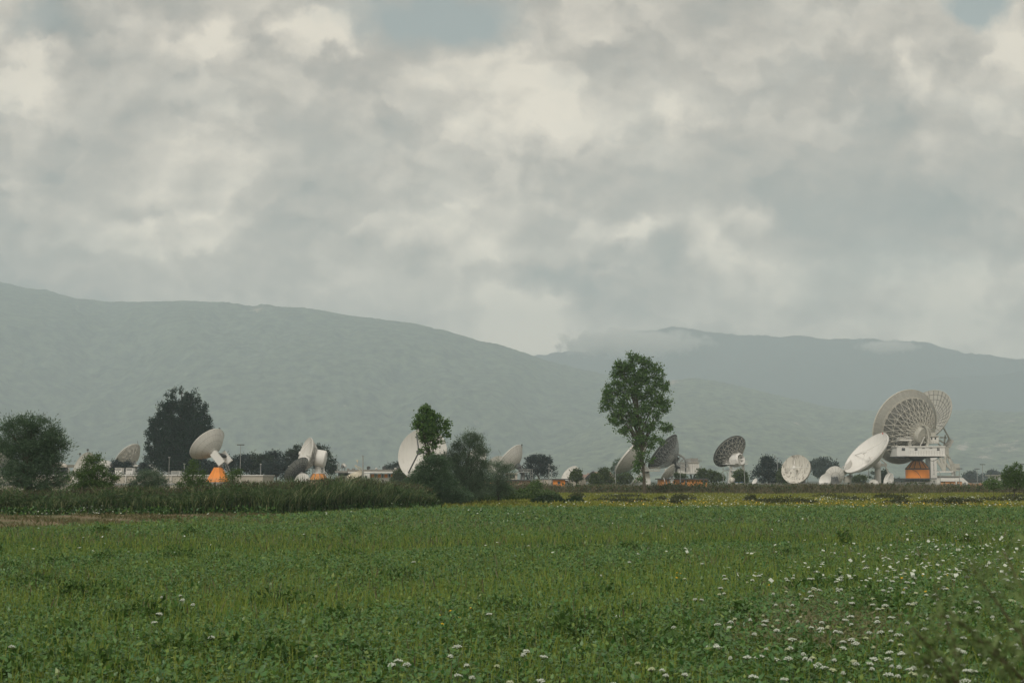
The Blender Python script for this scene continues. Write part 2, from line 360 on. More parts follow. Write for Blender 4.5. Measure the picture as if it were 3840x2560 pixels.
def kingpost(t, px, y0, r=7, m=WHITE, dy=0):
    """plain pedestal with a yoke and a screw jack under a small or middle dish"""
    t.cyl('pedestal', m, px, y0, 1830, r, r * 1.15, dy, 16, ground=True)
    k = t.k(dy); top = t.W(px, y0, dy); q = t.part('yoke', GREYM)
    v = t.vert; q.bar(top + Vector((0, 0, -.2 * r * k)), v, r * k * .55, 6)
    q.bar(top + Vector((r * k * 1.6, 0, -r * k)), v + Vector((.04 * t.D, 0, -.03 * t.D)), r * k * .22, 5)
    q.box((top.x - r * k * 1.4, top.y - r * k * 1.2, top.z - r * k * .5), (top.x + r * k * 1.6, top.y + r * k * 1.2, top.z + r * k * .7))
DG = 'satellite dishes of the earth station'
def dish(Y, px, label, **kw): return T('satellite_dish', Y, px, label, 'satellite dish', DG)
def beacon(t, px, py, dy=0, key='beacon'):
    t.bar(key, DARKM, (px, py, dy), (px, py - 9, dy), .05, 5, 'reflector')
    q = t.part(key, DARKM); p = t.W(px, py - 9, dy); q.box(p - Vector((.16, .16, .1)), p + Vector((.16, .16, .28)))
#@@DISHES
# ---- left group
t = dish(330, -15, 'lattice backed dish cut by the left frame edge behind the willow')
reflector(t, -12, 1722, 140, 150, .4, truss=(20, .10, .9, .004), m=DISHGREY, trussm=PALEM, legs=0, feed=False); kingpost(t, 30, 1770, 10); t.done()
t = dish(335, 225, 'small white domed dish behind the open shed, between willow and bush')
reflector(t, 222, 1768, 78, 120, .9, m=WHITE2, rib=12, legs=0, feed=False); kingpost(t, 230, 1790, 7); t.done()
t = dish(282, 318, 'pale dish with grey face turned left, standing before the white building beside the round bush')
reflector(t, 312, 1764, 142, 158, -.72, m=OFFW, backm=WHITE2, rib=28, legs=3, leg_at=.75, first=90, legm=WHITE2, ribm=WHITE)
kingpost(t, 335, 1785, 9, dy=0); beacon(t, 329, 1697); beacon(t, 300, 1712, key='beacon#2'); t.done()
t = dish(345, 395, 'white domed dish back rising right behind the round bush')
reflector(t, 392, 1760, 74, 130, .9, m=WHITE2, rib=12, legs=0, feed=False); kingpost(t, 400, 1785, 7); t.done()
t = dish(370, 500, 'open lattice dish tipped skyward left of the dark poplar')
reflector(t, 479, 1704, 108, 136, .3, fd=.28, m=WHITE, rib=20, truss=(16, .15, .95, .007), trussm=TRUSSM, legs=3, legm=PALEM)
t.box('equipment_box', WHITE, 460, 1700, 470, 1712, -1, 2)
t.cyl('pedestal', WHITE, 507, 1745, 1800, 8, 10, 0, 16, ground=True)
t.box('platform', WHITE, 490, 1742, 535, 1748, -2, 3); t.bar('lightning_rod', DARKM, (519, 1672, 0), (515, 1652, 0), .05, 4, 'reflector')
q = t.part('yoke', GREYM); q.bar(t.W(507, 1745), t.vert, .5, 6); t.done()
t = dish(350, 568, 'small white domed dish at the left foot of the dark poplar')
reflector(t, 566, 1766, 64, 120, .92, m=WHITE2, rib=10, legs=0, feed=False); kingpost(t, 568, 1785, 7); t.done()

# ---- white dish on the orange pyramid
t = dish(284, 815, 'white panelled dish seen from behind on an orange pyramid base')
reflector(t, 776, 1663, 147, 134, .37, fd=.19, m=WHITE, rib=28, rings=(.34, .6, .82), ribm=DISHGREY, ribr=.003, legs=0, feed=False)
beacon(t, 823, 1618)
t.part('yoke_box#1', WHITE2); t.part('yoke_box#2', WHITE2)
def slab(t, key, m, a, b, w, h, d):   # slanted box from point a to b
    mb = t.part(key, m); A = t.W(*a); B = t.W(*b); z = (B - A).normalized(); M = frame(A, z); ln = (B - A).length
    mb.box((-d / 2, -h / 2, 0), (d / 2, h / 2, ln), M)
slab(t, 'yoke_box#1', WHITE2, (800, 1697, -2), (833, 1738, -2), 1, 1.4, 1.0)
slab(t, 'yoke_box#2', WHITE2, (835, 1697, 1.5), (862, 1733, 1.5), 1, 1.3, 1.0)
t.bar('axle', DARKM, (812, 1700, -1.5), (850, 1712, 1.5), .35, 8)
t.cyl('turntable', DARKM, 828, 1746, 1753, 8, 9, 0, 16)
q = t.part('yoke', GREYM); q.bar(t.W(828, 1748), t.vert, .55, 8)
t.bar('stair', GREYM, (842, 1735, 0), (857, 1776, -1), .07); t.bar('stair', GREYM, (850, 1733, 0), (866, 1775, -1), .07)
for i in range(8): t.bar('stair', GREYM, (843 + 1.9 * i, 1738 + 5 * i, -.1), (851 + 1.9 * i, 1737 + 5 * i, -.1), .05, 3)
t.cyl('base', ORANGE, 818, 1752, 1806, 15, 45, 0, 8, ph=R(22.5), ground=False, smooth=False)
q = t.part('corner_seam', ORANGE2, 'base')
for i in range(8):
    a = R(22.5 + 45 * i); k = t.k(); c0 = t.W(818, 1752); c1 = t.W(818, 1806)
    q.bar(c0 + Vector((math.cos(a), math.sin(a), 0)) * 15 * k, c1 + Vector((math.cos(a), math.sin(a), 0)) * 45 * k, .06, 4)
t.cyl('plinth', CONC, 818, 1806, 1830, 50, 52, 0, 8, ph=R(22.5), ground=True, smooth=False)
t.rail('guard_rail', GREYM, 818, 1794, 1806, 49, 0, 16); t.done()

# ---- cluster before the two pines
t = dish(330, 1195, 'white edge-on dish with round feed box on a cylinder and orange cone base')
reflector(t, 1144, 1704, 132, 163, -.44, m=WHITE, backm=DISHGREY, rib=20, truss=(18, .17, .95, .006), trussm=WHITE2, legs=3, legm=WHITE2, legr=.009, leg_at=.85, first=90)
slab(t, 'hub_cabin', WHITE2, (1186, 1714, 0), (1221, 1723, 0), 1, 1.9, 1.9)
t.parts.pop('hub_cabin'); q = t.part('hub_cabin', WHITE2, None, True); A = t.W(1184, 1716); B = t.W(1222, 1722); q.lathe([(1.9 * .95, 0), (2.0, .2), (2.0, (B - A).length * .9), (1.75, (B - A).length)], frame(A, (B - A).normalized()), 20)
t.cyl('pedestal', WHITE, 1194, 1735, 1770, 11, 11.5, 0, 20); t.cyl('collar', WHITE, 1194, 1752, 1754, 14, 14, 0, 20, 'pedestal')
t.cyl('platform', WHITE2, 1194, 1770, 1774, 23, 23, 0, 20); t.rail('guard_rail', WHITE2, 1194, 1760, 1770, 22, 0, 14)
t.cyl('base', ORANGE2, 1194, 1775, 1798, 22, 36, 0, 10, smooth=False)
q = t.part('corner_seam', CONC, 'base')
for i in range(10):
    a = R(36 * i); k = t.k(); q.bar(t.W(1194, 1775) + Vector((math.cos(a), math.sin(a), 0)) * 22 * k, t.W(1194, 1798) + Vector((math.cos(a), math.sin(a), 0)) * 36 * k, .1, 4)
t.cyl('plinth', ROOFD, 1194, 1798, 1802, 46, 46, 0, 10, smooth=False); t.cyl('plinth_wall', PINK, 1194, 1802, 1830, 44, 44, 0, 10, ground=True, smooth=False)
for d in (-.6, .6):
    t.bar('stair', WHITE2, (1216, 1764, d), (1240, 1792, d), .06); t.bar('stair', WHITE2, (1216, 1773, d), (1240, 1802, d), .07)
for i in range(9): t.bar('stair', WHITE2, (1216 + 2.8 * i, 1772 + 3.4 * i, -.6), (1216 + 2.8 * i, 1772 + 3.4 * i, .6), .06, 3)
for i in range(5): t.bar('stair', WHITE2, (1217 + 6 * i, 1773 + 7 * i, -.6), (1217 + 6 * i, 1765 + 7 * i, -.6), .04, 3)
t.bar('ladder', WHITE2, (1210, 1735, -.6), (1212, 1770, -.6), .05); t.bar('ladder', WHITE2, (1215, 1735, -.6), (1217, 1770, -.6), .05)
for i in range(9): t.bar('ladder', WHITE2, (1210 + .25 * i, 1737 + 4 * i, -.6), (1215 + .25 * i, 1737 + 4 * i, -.6), .04, 3)
q = t.part('yoke', WHITE); q.bar(t.W(1194, 1737), t.vert, .7, 8); t.done()
t = dish(312, 1120, 'dark grey ribbed dish seen from behind, under the white edge-on dish')
reflector(t, 1110, 1758, 112, 137, .36, m=GREYM, rib=18, rings=(.4, .7), ribm=DARKM, ribr=.008, truss=(14, .07, .6, .005), trussm=DARKM, legs=3, legm=DARKM, leg_at=.95)
kingpost(t, 1130, 1790, 8, GREYM); t.bar('side_mast', PALEM, (1083, 1745, 0), (1081, 1800, 0), .12); t.done()
t = dish(300, 1133, 'small round white dish facing the reeds in front of the dark ribbed dish')
reflector(t, 1133, 1800, 56, 110, -.93, m=WHITE2, rib=12, legs=3, legm=WHITE); kingpost(t, 1136, 1812, 5); t.done()

# ---- tilted cream dish with lattice feed arm
t = dish(322, 1350, 'cream dish lying almost flat with a lattice feed arm, before the orange panelled building')
reflector(t, 1331, 1780, 66, 108, -.36, m=CREAM, rib=16, legs=0, feed=False, truss=(12, .14, .8, .006), trussm=PALEM)
pts = [(1336, 1744), (1343, 1749), (1350, 1752), (1357, 1757), (1364, 1770), (1364, 1790)]
for d in (-.6, .6):
    for a, b in zip(pts, pts[1:]): t.bar('feed_arm', CREAM, a + (d,), b + (d,), .09, 4)
    for a, b in zip([(1331, 1746), (1340, 1755), (1347, 1760), (1352, 1768), (1356, 1780)], [(1340, 1755), (1347, 1760), (1352, 1768), (1356, 1780), (1352, 1795)]): t.bar('feed_arm', CREAM, a + (d,), b + (d,), .08, 4)
    for a, b in zip(pts, [(1340, 1755), (1347, 1760), (1352, 1768), (1356, 1780), (1352, 1795)]): t.bar('feed_arm', CREAM, a + (d,), b + (-d,), .06, 4); 
t.box('feed', CREAM, 1330, 1743, 1336, 1747, -.4, .4, 'feed_arm'); t.bar('feed', DARKM, (1340, 1738, 0), (1340, 1729, 0), .08, 4, 'feed_arm'); p = t.W(1340, 1727); t.part('feed', DARKM).box(p - Vector((.2, .2, .2)), p + Vector((.2, .2, .2)))
t.cyl('pedestal', GREYM, 1345, 1796, 1830, 6, 7, 0, 12, ground=True)
q = t.part('support_leg#1', GREYM); q.bar(t.vert, t.W(1362, 1815), .12); q = t.part('support_leg#2', GREYM); q.bar(t.vert, t.W(1330, 1815), .12); t.done()

# ---- big round white dish
t = dish(320, 1600, 'large round white dish with dark feed struts, half hidden by the young poplar')
reflector(t, 1584, 1702, 196, 148, -.92, m=WHITE, backm=WHITE, rib=24, legs=3, legm=DARKM, legr=.015, leg_at=.9, first=113, ribm=DISHGREY)
kingpost(t, 1605, 1770, 14); t.done()
t = dish(345, 1800, 'white dish glimpsed through the grey willow branches')
reflector(t, 1785, 1722, 96, 150, -.7, m=WHITE2, rib=16, legs=0, feed=False); kingpost(t, 1800, 1765, 7); t.done()
t = dish(395, 1868, 'streaked pale dish rising behind the white dish on a steel platform')
reflector(t, 1868, 1744, 84, 105, -.82, m=DISHGREY, rib=20, ribm=MIDM, ribr=.004, legs=0, feed=False); kingpost(t, 1872, 1785, 8); t.bar('lightning_rod', DARKM, (1878, 1702, 0), (1869, 1685, 0), .05); t.done()
t = dish(350, 1955, 'white panelled dish tipped left on a grey steel platform with railing')
reflector(t, 1910, 1719, 132, 138, .34, fd=.21, m=WHITE, rib=26, rings=(.3, .52, .72, .88), ribm=DISHGREY, ribr=.0028, legs=0, feed=False, hubm=DARKM)
beacon(t, 1957, 1678)
t.cyl('pedestal', GREYM, 1960, 1770, 1800, 8, 8, 0, 16); t.box('platform', GREYM, 1938, 1767, 1985, 1771, -2, 2.5)
t.flatrail('guard_rail', GREYM, 1945, 1990, 1758, 1767, -2, 2.5, 8)
q = t.part('yoke', DARKM); q.bar(t.W(1955, 1770), t.vert, .5, 6); q.bar(t.W(1970, 1768), t.vert + Vector((.6, 0, .5)), .2, 5)
for d in (-1, 1): t.bar('stair', GREYM, (1972, 1770, d), (1995, 1815, d), .1)
for i in range(9): t.bar('stair', GREYM, (1973 + 2.5 * i, 1773 + 4.8 * i, -1), (1973 + 2.5 * i, 1773 + 4.8 * i, 1), .07, 3)
for x in (1990, 1997):
    t.bar('cage_mast', GREYM, (x, 1758, -1.5), (x, 1818, -1.5), .07)
for i in range(6): t.bar('cage_mast', GREYM, (1990, 1760 + 10 * i, -1.5), (1997, 1760 + 10 * i, -1.5), .05, 3)
t.box('base_house', GREYM, 1945, 1800, 1975, 1830, -2, 3, ground=True); t.done()

# ---- middle
t = dish(400, 2140, 'pale domed dish with a round bush in front of its right half')
reflector(t, 2136, 1781, 84, 140, -.5, m=WHITE, rib=18, legs=3, legm=WHITE, leg_at=.8); kingpost(t, 2155, 1795, 8); t.done()
t = dish(375, 2214, 'small dark backed dish tipped up between two round bushes')
reflector(t, 2209, 1786, 54, 136, .3, m=MIDM, rib=14, ribm=DARKM, ribr=.006, truss=(12, .12, .8, .006), trussm=GREYM, legs=0, feed=False); kingpost(t, 2218, 1803, 5, GREYM); t.done()
t = dish(385, 2420, 'large smooth white dish tipped left directly behind the lone poplar trunk')
reflector(t, 2366, 1706, 172, 137, .28, fd=.28, m=WHITE, rib=20, ribm=DISHGREY, legs=4, legr=.009, leg_at=.85, first=30, thick=.02)
t.cyl('pedestal', WHITE, 2425, 1765, 1825, 12, 22, 0, 4, ph=R(45), ground=True, smooth=False)
q = t.part('yoke', GREYM); q.bar(t.W(2425, 1770), t.vert, .9, 6); t.box('platform', PALEM, 2400, 1762, 2475, 1766, -3, 4); t.flatrail('guard_rail', PALEM, 2405, 2478, 1752, 1762, -3, 4, 8); t.done()
t = dish(410, 2530, 'big dish with dark shaded lattice back, right of the lone poplar')
reflector(t, 2484, 1692, 160, 139, .32, fd=.3, m=WHITE, backm=BLACKISH, rib=24, ribm=DARKM, ribr=.003, truss=(26, .14, .95, .0035), trussm=GREYM, legs=3, legm=WHITE2)  # near-black back colour stands in for the shadow on the lattice side
t.cyl('pedestal', CONC, 2550, 1755, 1825, 18, 20, 2, 12, ground=True)
k = t.k(); c = t.W(2535, 1745)
for d in (-1.2, 1.2):
    q = t.part('elevation_arc#%d' % (d > 0), GREYM)
    pts = [c + Vector((math.cos(R(a)) * 40 * k, d, math.sin(R(a)) * 42 * k)) for a in range(-10, 110, 12)]
    for a, b in zip(pts, pts[1:]): q.bar(a, b, .22, 5)
    for p in pts[::2]: q.bar(c + Vector((0, d, 0)), p, .12, 4)
q = t.part('yoke', DARKM); q.bar(t.W(2548, 1758, 1), t.vert, .8, 6); q.bar(t.W(2505, 1770), t.W(2545, 1715), .4, 5)
t.box('equipment_cabin', WHITE, 2541, 1735, 2622, 1774, 0, 8); t.box('cabin_floor', GREYM, 2530, 1774, 2640, 1778, -1.5, 9)
t.box('cabin_roof', PALEM, 2538, 1732, 2625, 1735, -.3, 8.3); t.box('roof_unit#1', GREYM, 2577, 1718, 2590, 1732, 1, 4); t.box('roof_unit#2', CONC, 2590, 1717, 2618, 1732, 1, 5)
t.flatrail('guard_rail', GREYM, 2561, 2632, 1722, 1732, 0, 7, 8); t.box('duct', DARKM, 2569, 1731, 2573, 1768, -.4, 0, 'equipment_cabin')
q = t.part('wall_seam', CONC, 'equipment_cabin')
for i in range(12): q.bar(t.W(2545 + 6.5 * i, 1736, -.02), t.W(2545 + 6.5 * i, 1773, -.02), .04, 4)
for i, (x0, x1) in enumerate(((2590, 2600), (2605, 2594), (2560, 2560), (2620, 2622))):
    t.bar('support_leg#%d' % i, DARKM, (x0, 1778, 3 if i % 2 else 1), (x1, 1832, 3 if i % 2 else 1), .25, 6)
t.done()
t = dish(350, 2510, 'small pale wire backed dish tipped up below the dark lattice dish')
reflector(t, 2504, 1768, 74, 138, .32, m=WHITE, rib=26, ribm=PALEM, ribr=.005, truss=(16, .10, .9, .005), trussm=PALEM, legs=3, legm=WHITE2); kingpost(t, 2518, 1800, 5)
t.bar('strut', WHITE2, (2485, 1776, -1), (2500, 1830, -1), .12); t.done()
t = dish(345, 2395, 'small low white dish at the foot of the lone poplar')
reflector(t, 2386, 1796, 60, 138, .22, m=WHITE2, rib=14, legs=0, feed=False); kingpost(t, 2400, 1812, 5); t.done()

# ---- dark lattice dish on white tower
t = dish(425, 2765, 'dark backed round dish with pale lattice and a white hub on a white tower')
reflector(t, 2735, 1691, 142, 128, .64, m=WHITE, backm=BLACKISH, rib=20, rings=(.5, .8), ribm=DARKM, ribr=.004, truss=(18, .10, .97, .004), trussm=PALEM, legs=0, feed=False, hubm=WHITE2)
k = t.k(); c = t.W(2768, 1724, -4); q = t.part('hub_drum', WHITE2, None, True); M = frame(c, Vector((.62, -.76, .18)).normalized())
q.lathe([(20 * k, -2.2), (25 * k, -1.2), (25 * k, .9), (20 * k, 1.3), (19 * k, .9), (18 * k, -.6)], M, 9, .3)
q = t.part('drum_rib', WHITE, 'hub_drum')
for i in range(5): q.bar(M @ Vector((18 * k * math.cos(i * 1.26), 18 * k * math.sin(i * 1.26), .6)), M @ Vector((0, 0, .2)), .28, 5)
t.box('hub_house', WHITE, 2742, 1716, 2760, 1738, -3, 2)
t.box('platform', WHITE2, 2718, 1737, 2804, 1740, -5, 5); t.flatrail('guard_rail', WHITE2, 2718, 2804, 1726, 1737, -5, 5, 12)
for i, (x0, x1, d) in enumerate(((2742, 2732, -3), (2786, 2794, -3), (2742, 2735, 3), (2786, 2790, 3))): t.bar('support_leg#%d' % i, WHITE, (x0, 1740, d), (x1, 1835, d), .5, 4)
t.box('lower_deck', WHITE2, 2738, 1760, 2790, 1764, -4, 4); t.flatrail('lower_rail', WHITE2, 2738, 2790, 1751, 1760, -4, None, 8)
for d in (-4.4, -3.6): t.bar('stair', WHITE2, (2722, 1735, d), (2742, 1762, d), .1); t.bar('stair', WHITE2, (2722, 1727, d), (2742, 1754, d), .06)
for i in range(8): t.bar('stair', WHITE2, (2723 + 2.5 * i, 1737 + 3.4 * i, -4.4), (2723 + 2.5 * i, 1737 + 3.4 * i, -3.6), .08, 3)
t.bar('brace#1', WHITE, (2733, 1800, -3), (2752, 1765, -3), .2); t.bar('brace#2', WHITE, (2793, 1800, -3), (2770, 1765, -3), .2)
q = t.part('yoke', WHITE); q.bar(t.W(2765, 1738), t.vert, 1.2, 8); t.done()

# ---- stained dish
t = dish(362, 3005, 'white dish with rusty stains across its face on a concrete pedestal')
reflector(t, 2984, 1758, 112, 148, -.79, m=STAIN, backm=WHITE2, rib=20, legs=4, legm=WHITE2, legr=.009, leg_at=.86, first=12, thick=.05)
t.cyl('pedestal', CONC, 3012, 1790, 1830, 8, 9, 3, 16, ground=True); q = t.part('yoke', GREYM); q.bar(t.W(3010, 1788, 3), t.vert, .5, 6)
for i in range(4): q.bar(t.W(3010 + 4 * i, 1775 + 3 * (i % 2), 2), t.W(3034 - 3 * i, 1788 - 6 * (i % 3), 2.5), .12, 4)
t.bar('pole', GREYM, (3029, 1738, -1), (3029, 1815, -1), .08); t.done()

# ---- right cluster
t = dish(345, 3093, 'small white dish turned left at the left end of the right cluster')
reflector(t, 3093, 1802, 54, 160, -.6, m=WHITE2, rib=12, legs=0, feed=False); kingpost(t, 3100, 1812, 5); t.done()
t = dish(352, 3130, 'small panelled dish seen square from behind with dark seams')
reflector(t, 3129, 1783, 74, 110, .95, m=WHITE, rib=16, rings=(.45,), ribm=DARKM, ribr=.005, legs=3, legm=WHITE2, hubm=GREYM); kingpost(t, 3131, 1802, 6, GREYM, 0)
q = t.part('junction_box', DARKM); c = t.W(3131, 1800, -3)
for i in range(8): q.bar(c + Vector((-1 + .28 * i, 0, -.8)), c + Vector((-.7 + .2 * i, .4, .9 - .1 * (i % 3))), .11, 4)
t.done()
t = dish(372, 3180, 'small white dish tipped up tucked left of the big white bowl')
reflector(t, 3172, 1756, 74, 148, .35, m=WHITE2, rib=14, legs=3, legm=WHITE2, legr=.012, leg_at=.95); kingpost(t, 3186, 1785, 6, GREYM)
t.box('drive_box', PALEM, 3170, 1785, 3190, 1808, -1, 1.5); t.done()
t = dish(368, 3290, 'big clean white bowl tipped left with its inside showing, before the giant lattice dish')
reflector(t, 3247, 1697, 204, 135, -.2, fd=.27, m=WHITE2, backm=WHITE, rib=24, rings=(.3, .55, .8), ribm=WHITE, ribr=.0015, legs=3, legm=WHITE2, legr=.008, leg_at=.9, first=60, thick=.02)
t.bar('beacon', RED, (3310, 1628, 0), (3310, 1621, 0), .12, 5, 'reflector')
t.cyl('pedestal', WHITE2, 3291, 1748, 1830, 11, 11.5, 2, 20, ground=True); t.box('pedestal_head', WHITE, 3282, 1738, 3326, 1748, 0, 4)
q = t.part('yoke', WHITE2); q.bar(t.W(3291, 1745, 2), t.vert, .6, 6); q.bar(t.W(3325, 1740, 2), t.W(3300, 1718, 1), .18, 5)
t.bar('cable_boom', WHITE2, (3270, 1754, 1), (3291, 1751, 2), .15); t.bar('strut', WHITE2, (3320, 1748, 2), (3338, 1786, 2), .2, 5); t.done()
t = dish(340, 3277, 'tiny round white dish at the foot of the big white bowl pedestal')
reflector(t, 3277, 1813, 34, 110, -.93, m=WHITE, rib=8, legs=3); kingpost(t, 3277, 1822, 3); t.done()
t = dish(360, 3335, 'small white dish leaning left beside the orange tower base')
reflector(t, 3332, 1800, 58, 165, -.35, m=WHITE2, rib=12, legs=1, legm=WHITE2, legr=.03, first=90, leg_at=.9); kingpost(t, 3340, 1812, 5); t.done()
t = dish(380, 2830, 'tiny white offset dish at the left foot of the dark blue conifer')
reflector(t, 2830, 1804, 26, 150, -.4, m=WHITE2, rib=8, legs=1, first=90); kingpost(t, 2834, 1812, 2.5); t.done()

# ---- giant lattice backed dish on the orange tower
t = dish(440, 3440, 'giant dish with full lattice back above a white cabin and orange tower')
reflector(t, 3392, 1600, 286, 141, .873, fd=.27, m=WHITE, rib=48, rings=(.84,), ribm=TRUSSM, ribr=.003, truss=(28, .13, .83, .0032), trussm=TRUSSM, legs=0, feed=False, hub=False, seg=72, thick=.008, backm=BACKG, innerm=INNERSHADE)
c = t.vert; M = t.M; Z = Vector(M.col[2][:3])
q = t.part('hub', PALEM, None, True); q.lathe([(2.9, 2.2), (2.9, -1.2), (2.5, -1.8)], frame(c, Z), 24)
q = t.part('elevation_wheel', PALEM); k = t.k(); w = t.W(3460, 1640, -9)
for d in (-.7, .7):
    pts = [w + Vector((math.cos(R(a)) * 20 * k, d, math.sin(R(a)) * 44 * k)) for a in range(-75, 110, 12)]
    for a, b in zip(pts, pts[1:]): q.bar(a, b, .3, 5)
for a in range(-70, 110, 24): q.bar(w + Vector((math.cos(R(a)) * 20 * k, -.7, math.sin(R(a)) * 44 * k)), w + Vector((math.cos(R(a)) * 20 * k, .7, math.sin(R(a)) * 44 * k)), .25, 5)
for i, (x, y) in enumerate(((3400, 1640), (3420, 1665), (3452, 1602), (3478, 1660))): q.bar(t.W(x, y, -5), t.W(3468, 1615 + 14 * i, -9), .3, 5)
t.box('gantry', WHITE, 3374, 1647, 3420, 1652, -11, -7); t.flatrail('gantry_rail', WHITE, 3374, 3420, 1639, 1647, -11, -7, 9, parent='gantry')
t.cyl('gantry_post', WHITE, 3410, 1652, 1674, 7, 10, -8, 4, ph=R(45), smooth=False)
t.box('machine_house', WHITE, 3482, 1636, 3520, 1662, -9, -4); t.box('house_roof', PALEM, 3480, 1633, 3522, 1636, -9.4, -3.6, 'machine_house')
t.box('house_tower', PALEM, 3490, 1620, 3510, 1633, -8.5, -5, 'machine_house')
for i, x in enumerate((3491, 3505)): t.box('window#m%d' % i, GLASS, x, 1639, x + 5, 1648, -9.06, -8.9, 'machine_house')
t.flatrail('upper_rail', PALEM, 3490, 3522, 1652, 1662, -9.6, None, 8)
q = t.part('stair', WHITE)
for d in (-10, -9): q.bar(t.W(3450, 1672, d), t.W(3468, 1635, d), .12, 4)
for i in range(9): q.bar(t.W(3451 + 2 * i, 1670 - 4 * i, -10), t.W(3451 + 2 * i, 1670 - 4 * i, -9), .12, 3)
t.box('cabin', WHITE2, 3411, 1676, 3544, 1709, -13, 3)
mb = t.part('cabin_wing', WHITE2, None); a0 = t.W(3411, 1676, -13); a1 = t.W(3411, 1709, -13); b0 = t.W(3363, 1676, -9); b1 = t.W(3363, 1709, -9)
mb.add([(a0.x, -12.98, a1.z), (b0.x, -9, a1.z), (b0.x, 3, a1.z), (a0.x, 3, a1.z), (a0.x, -12.98, a0.z), (b0.x, -9, a0.z), (b0.x, 3, a0.z), (a0.x, 3, a0.z)], [(0, 1, 5, 4), (1, 2, 6, 5), (2, 3, 7, 6), (4, 5, 6, 7), (3, 2, 1, 0)])
t.box('cabin_parapet', WHITE, 3410, 1671, 3546, 1676, -13.25, 3.2, 'cabin'); t.box('cabin_parapet', WHITE, 3361, 1671, 3410, 1676, -9.3, 3.2)
t.box('cabin_sill', WHITE2, 3409, 1707, 3546, 1710, -13.3, 3.2, 'cabin')
for i, (x, y, h) in enumerate(((3430, 1679, 4), (3430, 1684.5, 4), (3458, 1679, 2.5), (3486, 1679, 2.5), (3513.5, 1679, 4), (3513.5, 1684.5, 4))):
    t.box('window#%d' % i, GLASS, x, y, x + 10, y + h, -13.06, -12.9, 'cabin')
fx = lambda u, off: t.W(3411, 1690, -13) * (1 - u) + Vector((t.W(3363, 1690, -9).x, -9, t.W(3363, 1690, -9).z)) * u + Vector((-.06, -.07, 0)) * off
for i, y in enumerate((1679, 1684.5)):
    mb = t.part('wing_window#%d' % i, GLASS, 'cabin_wing'); z1 = t.W(3390, y, -11).z; z0 = t.W(3390, y + 4, -11).z; pa, pb = fx(.35, 1), fx(.6, 1)
    mb.add([(pa.x, pa.y, z0), (pb.x, pb.y, z0), (pb.x, pb.y, z1), (pa.x, pa.y, z1)], [(0, 1, 2, 3)])
q = t.part('wall_seam', CONC, 'cabin')
for i in range(13): q.bar(t.W(3414 + 10 * i, 1689, -13.01), t.W(3414 + 10 * i, 1706, -13.01), .03, 4)
t.box('under_frame', DARKM, 3372, 1710, 3530, 1714, -11, 1.5)
t.cyl('slewing_ring', DARKM, 3440, 1714, 1726, 36, 17, -4, 24)
t.cyl('neck', DARKM, 3440, 1722, 1729, 18, 20, -4, 24)
t.cyl('cone', ORANGE2, 3440, 1728, 1756, 20, 44, -4, 12, smooth=False); q = t.part('cone_rib', DARKM, 'cone')
for i in range(12):
    a = R(30 * i); k = t.k(-4); q.bar(t.W(3440, 1728, -4) + Vector((math.cos(a), math.sin(a), 0)) * 20 * k, t.W(3440, 1756, -4) + Vector((math.cos(a), math.sin(a), 0)) * 44.3 * k, .12, 4)
t.cyl('belt', DARKM, 3440, 1755, 1760, 45, 45, -4, 24); t.cyl('drum', ORANGE, 3440, 1760, 1792, 43.5, 43.5, -4, 32)
q = t.part('cable', DARKM, 'drum'); k = t.k(-4); pts = []
for i in range(9):
    a = R(-130 + 5.0 * i); z = t.W(3440, 1762, -4).z * (1 - (i / 8.) ** 2.2) + t.W(3440, 1791, -4).z * (i / 8.) ** 2.2
    pts.append(t.W(3440, 1760, -4) * 0 + Vector((t.W(3440, 1760, -4).x + math.cos(a) * 43.9 * k, -4 + math.sin(a) * 43.9 * k, z)))
for a, b in zip(pts, pts[1:]): q.bar(a, b, .07, 4)
t.box('deck', ROOFD, 3384, 1792, 3521, 1796, -12, 6); t.box('window_band', GLASS, 3392, 1796, 3516, 1805, -10.5, 5); t.box('base_wall', CONC, 3390, 1805, 3518, 1835, -11, 6, ground=True)
q = t.part('window_mullion', ROOFD, 'window_band')
for x in (3392, 3412, 3430, 3448, 3466, 3484, 3500, 3515): q.bar(t.W(x, 1796, -10.55), t.W(x, 1805, -10.55), .1, 4)
t.flatrail('deck_rail', DARKM, 3384, 3396, 1796, 1802, -12, None, 4)
q = t.part('hanging_cable', DARKM); pts = [t.W(3478 + 46 * i / 10, 1712 + 16 * math.sin(math.pi * (i / 10) ** .8), -11) for i in range(11)]
for a, b in zip(pts, pts[1:]): q.bar(a, b, .09, 4)
t.done()

# ---- second giant dish behind
t = dish(490, 3520, 'giant panelled dish rising behind the lattice dish, on white legs with a lettered pillar')
reflector(t, 3463, 1562, 238, 143, -.48, fd=.4, m=OFFW, backm=DISHGREY, rib=0, legs=0, feed=False, truss=(24, .11, .95, .0028), trussm=PALEM, hub=True, hubm=PALEM, seg=64)
q = t.part('panel_seam', DARKM, 'reflector'); M = t.M; D = t.D; Rr = D / 2; Fl = .4 * D; dep = Rr * Rr / (4 * Fl); sf = lambda r: r * r / (4 * Fl) - dep + .05
for j in range(32):
    a = 2 * math.pi * j / 32; pts = [M @ Vector((r * Rr * math.cos(a), r * Rr * math.sin(a), sf(r * Rr))) for r in (.15, .4, .6, .8, .99)]
    for p0, p1 in zip(pts, pts[1:]): q.bar(p0, p1, .075, 3)
for r in (.4, .58, .74, .88):
    pts = [M @ Vector((r * Rr * math.cos(2 * math.pi * j / 48), r * Rr * math.sin(2 * math.pi * j / 48), sf(r * Rr))) for j in range(49)]
    for p0, p1 in zip(pts, pts[1:]): q.bar(p0, p1, .06, 3)
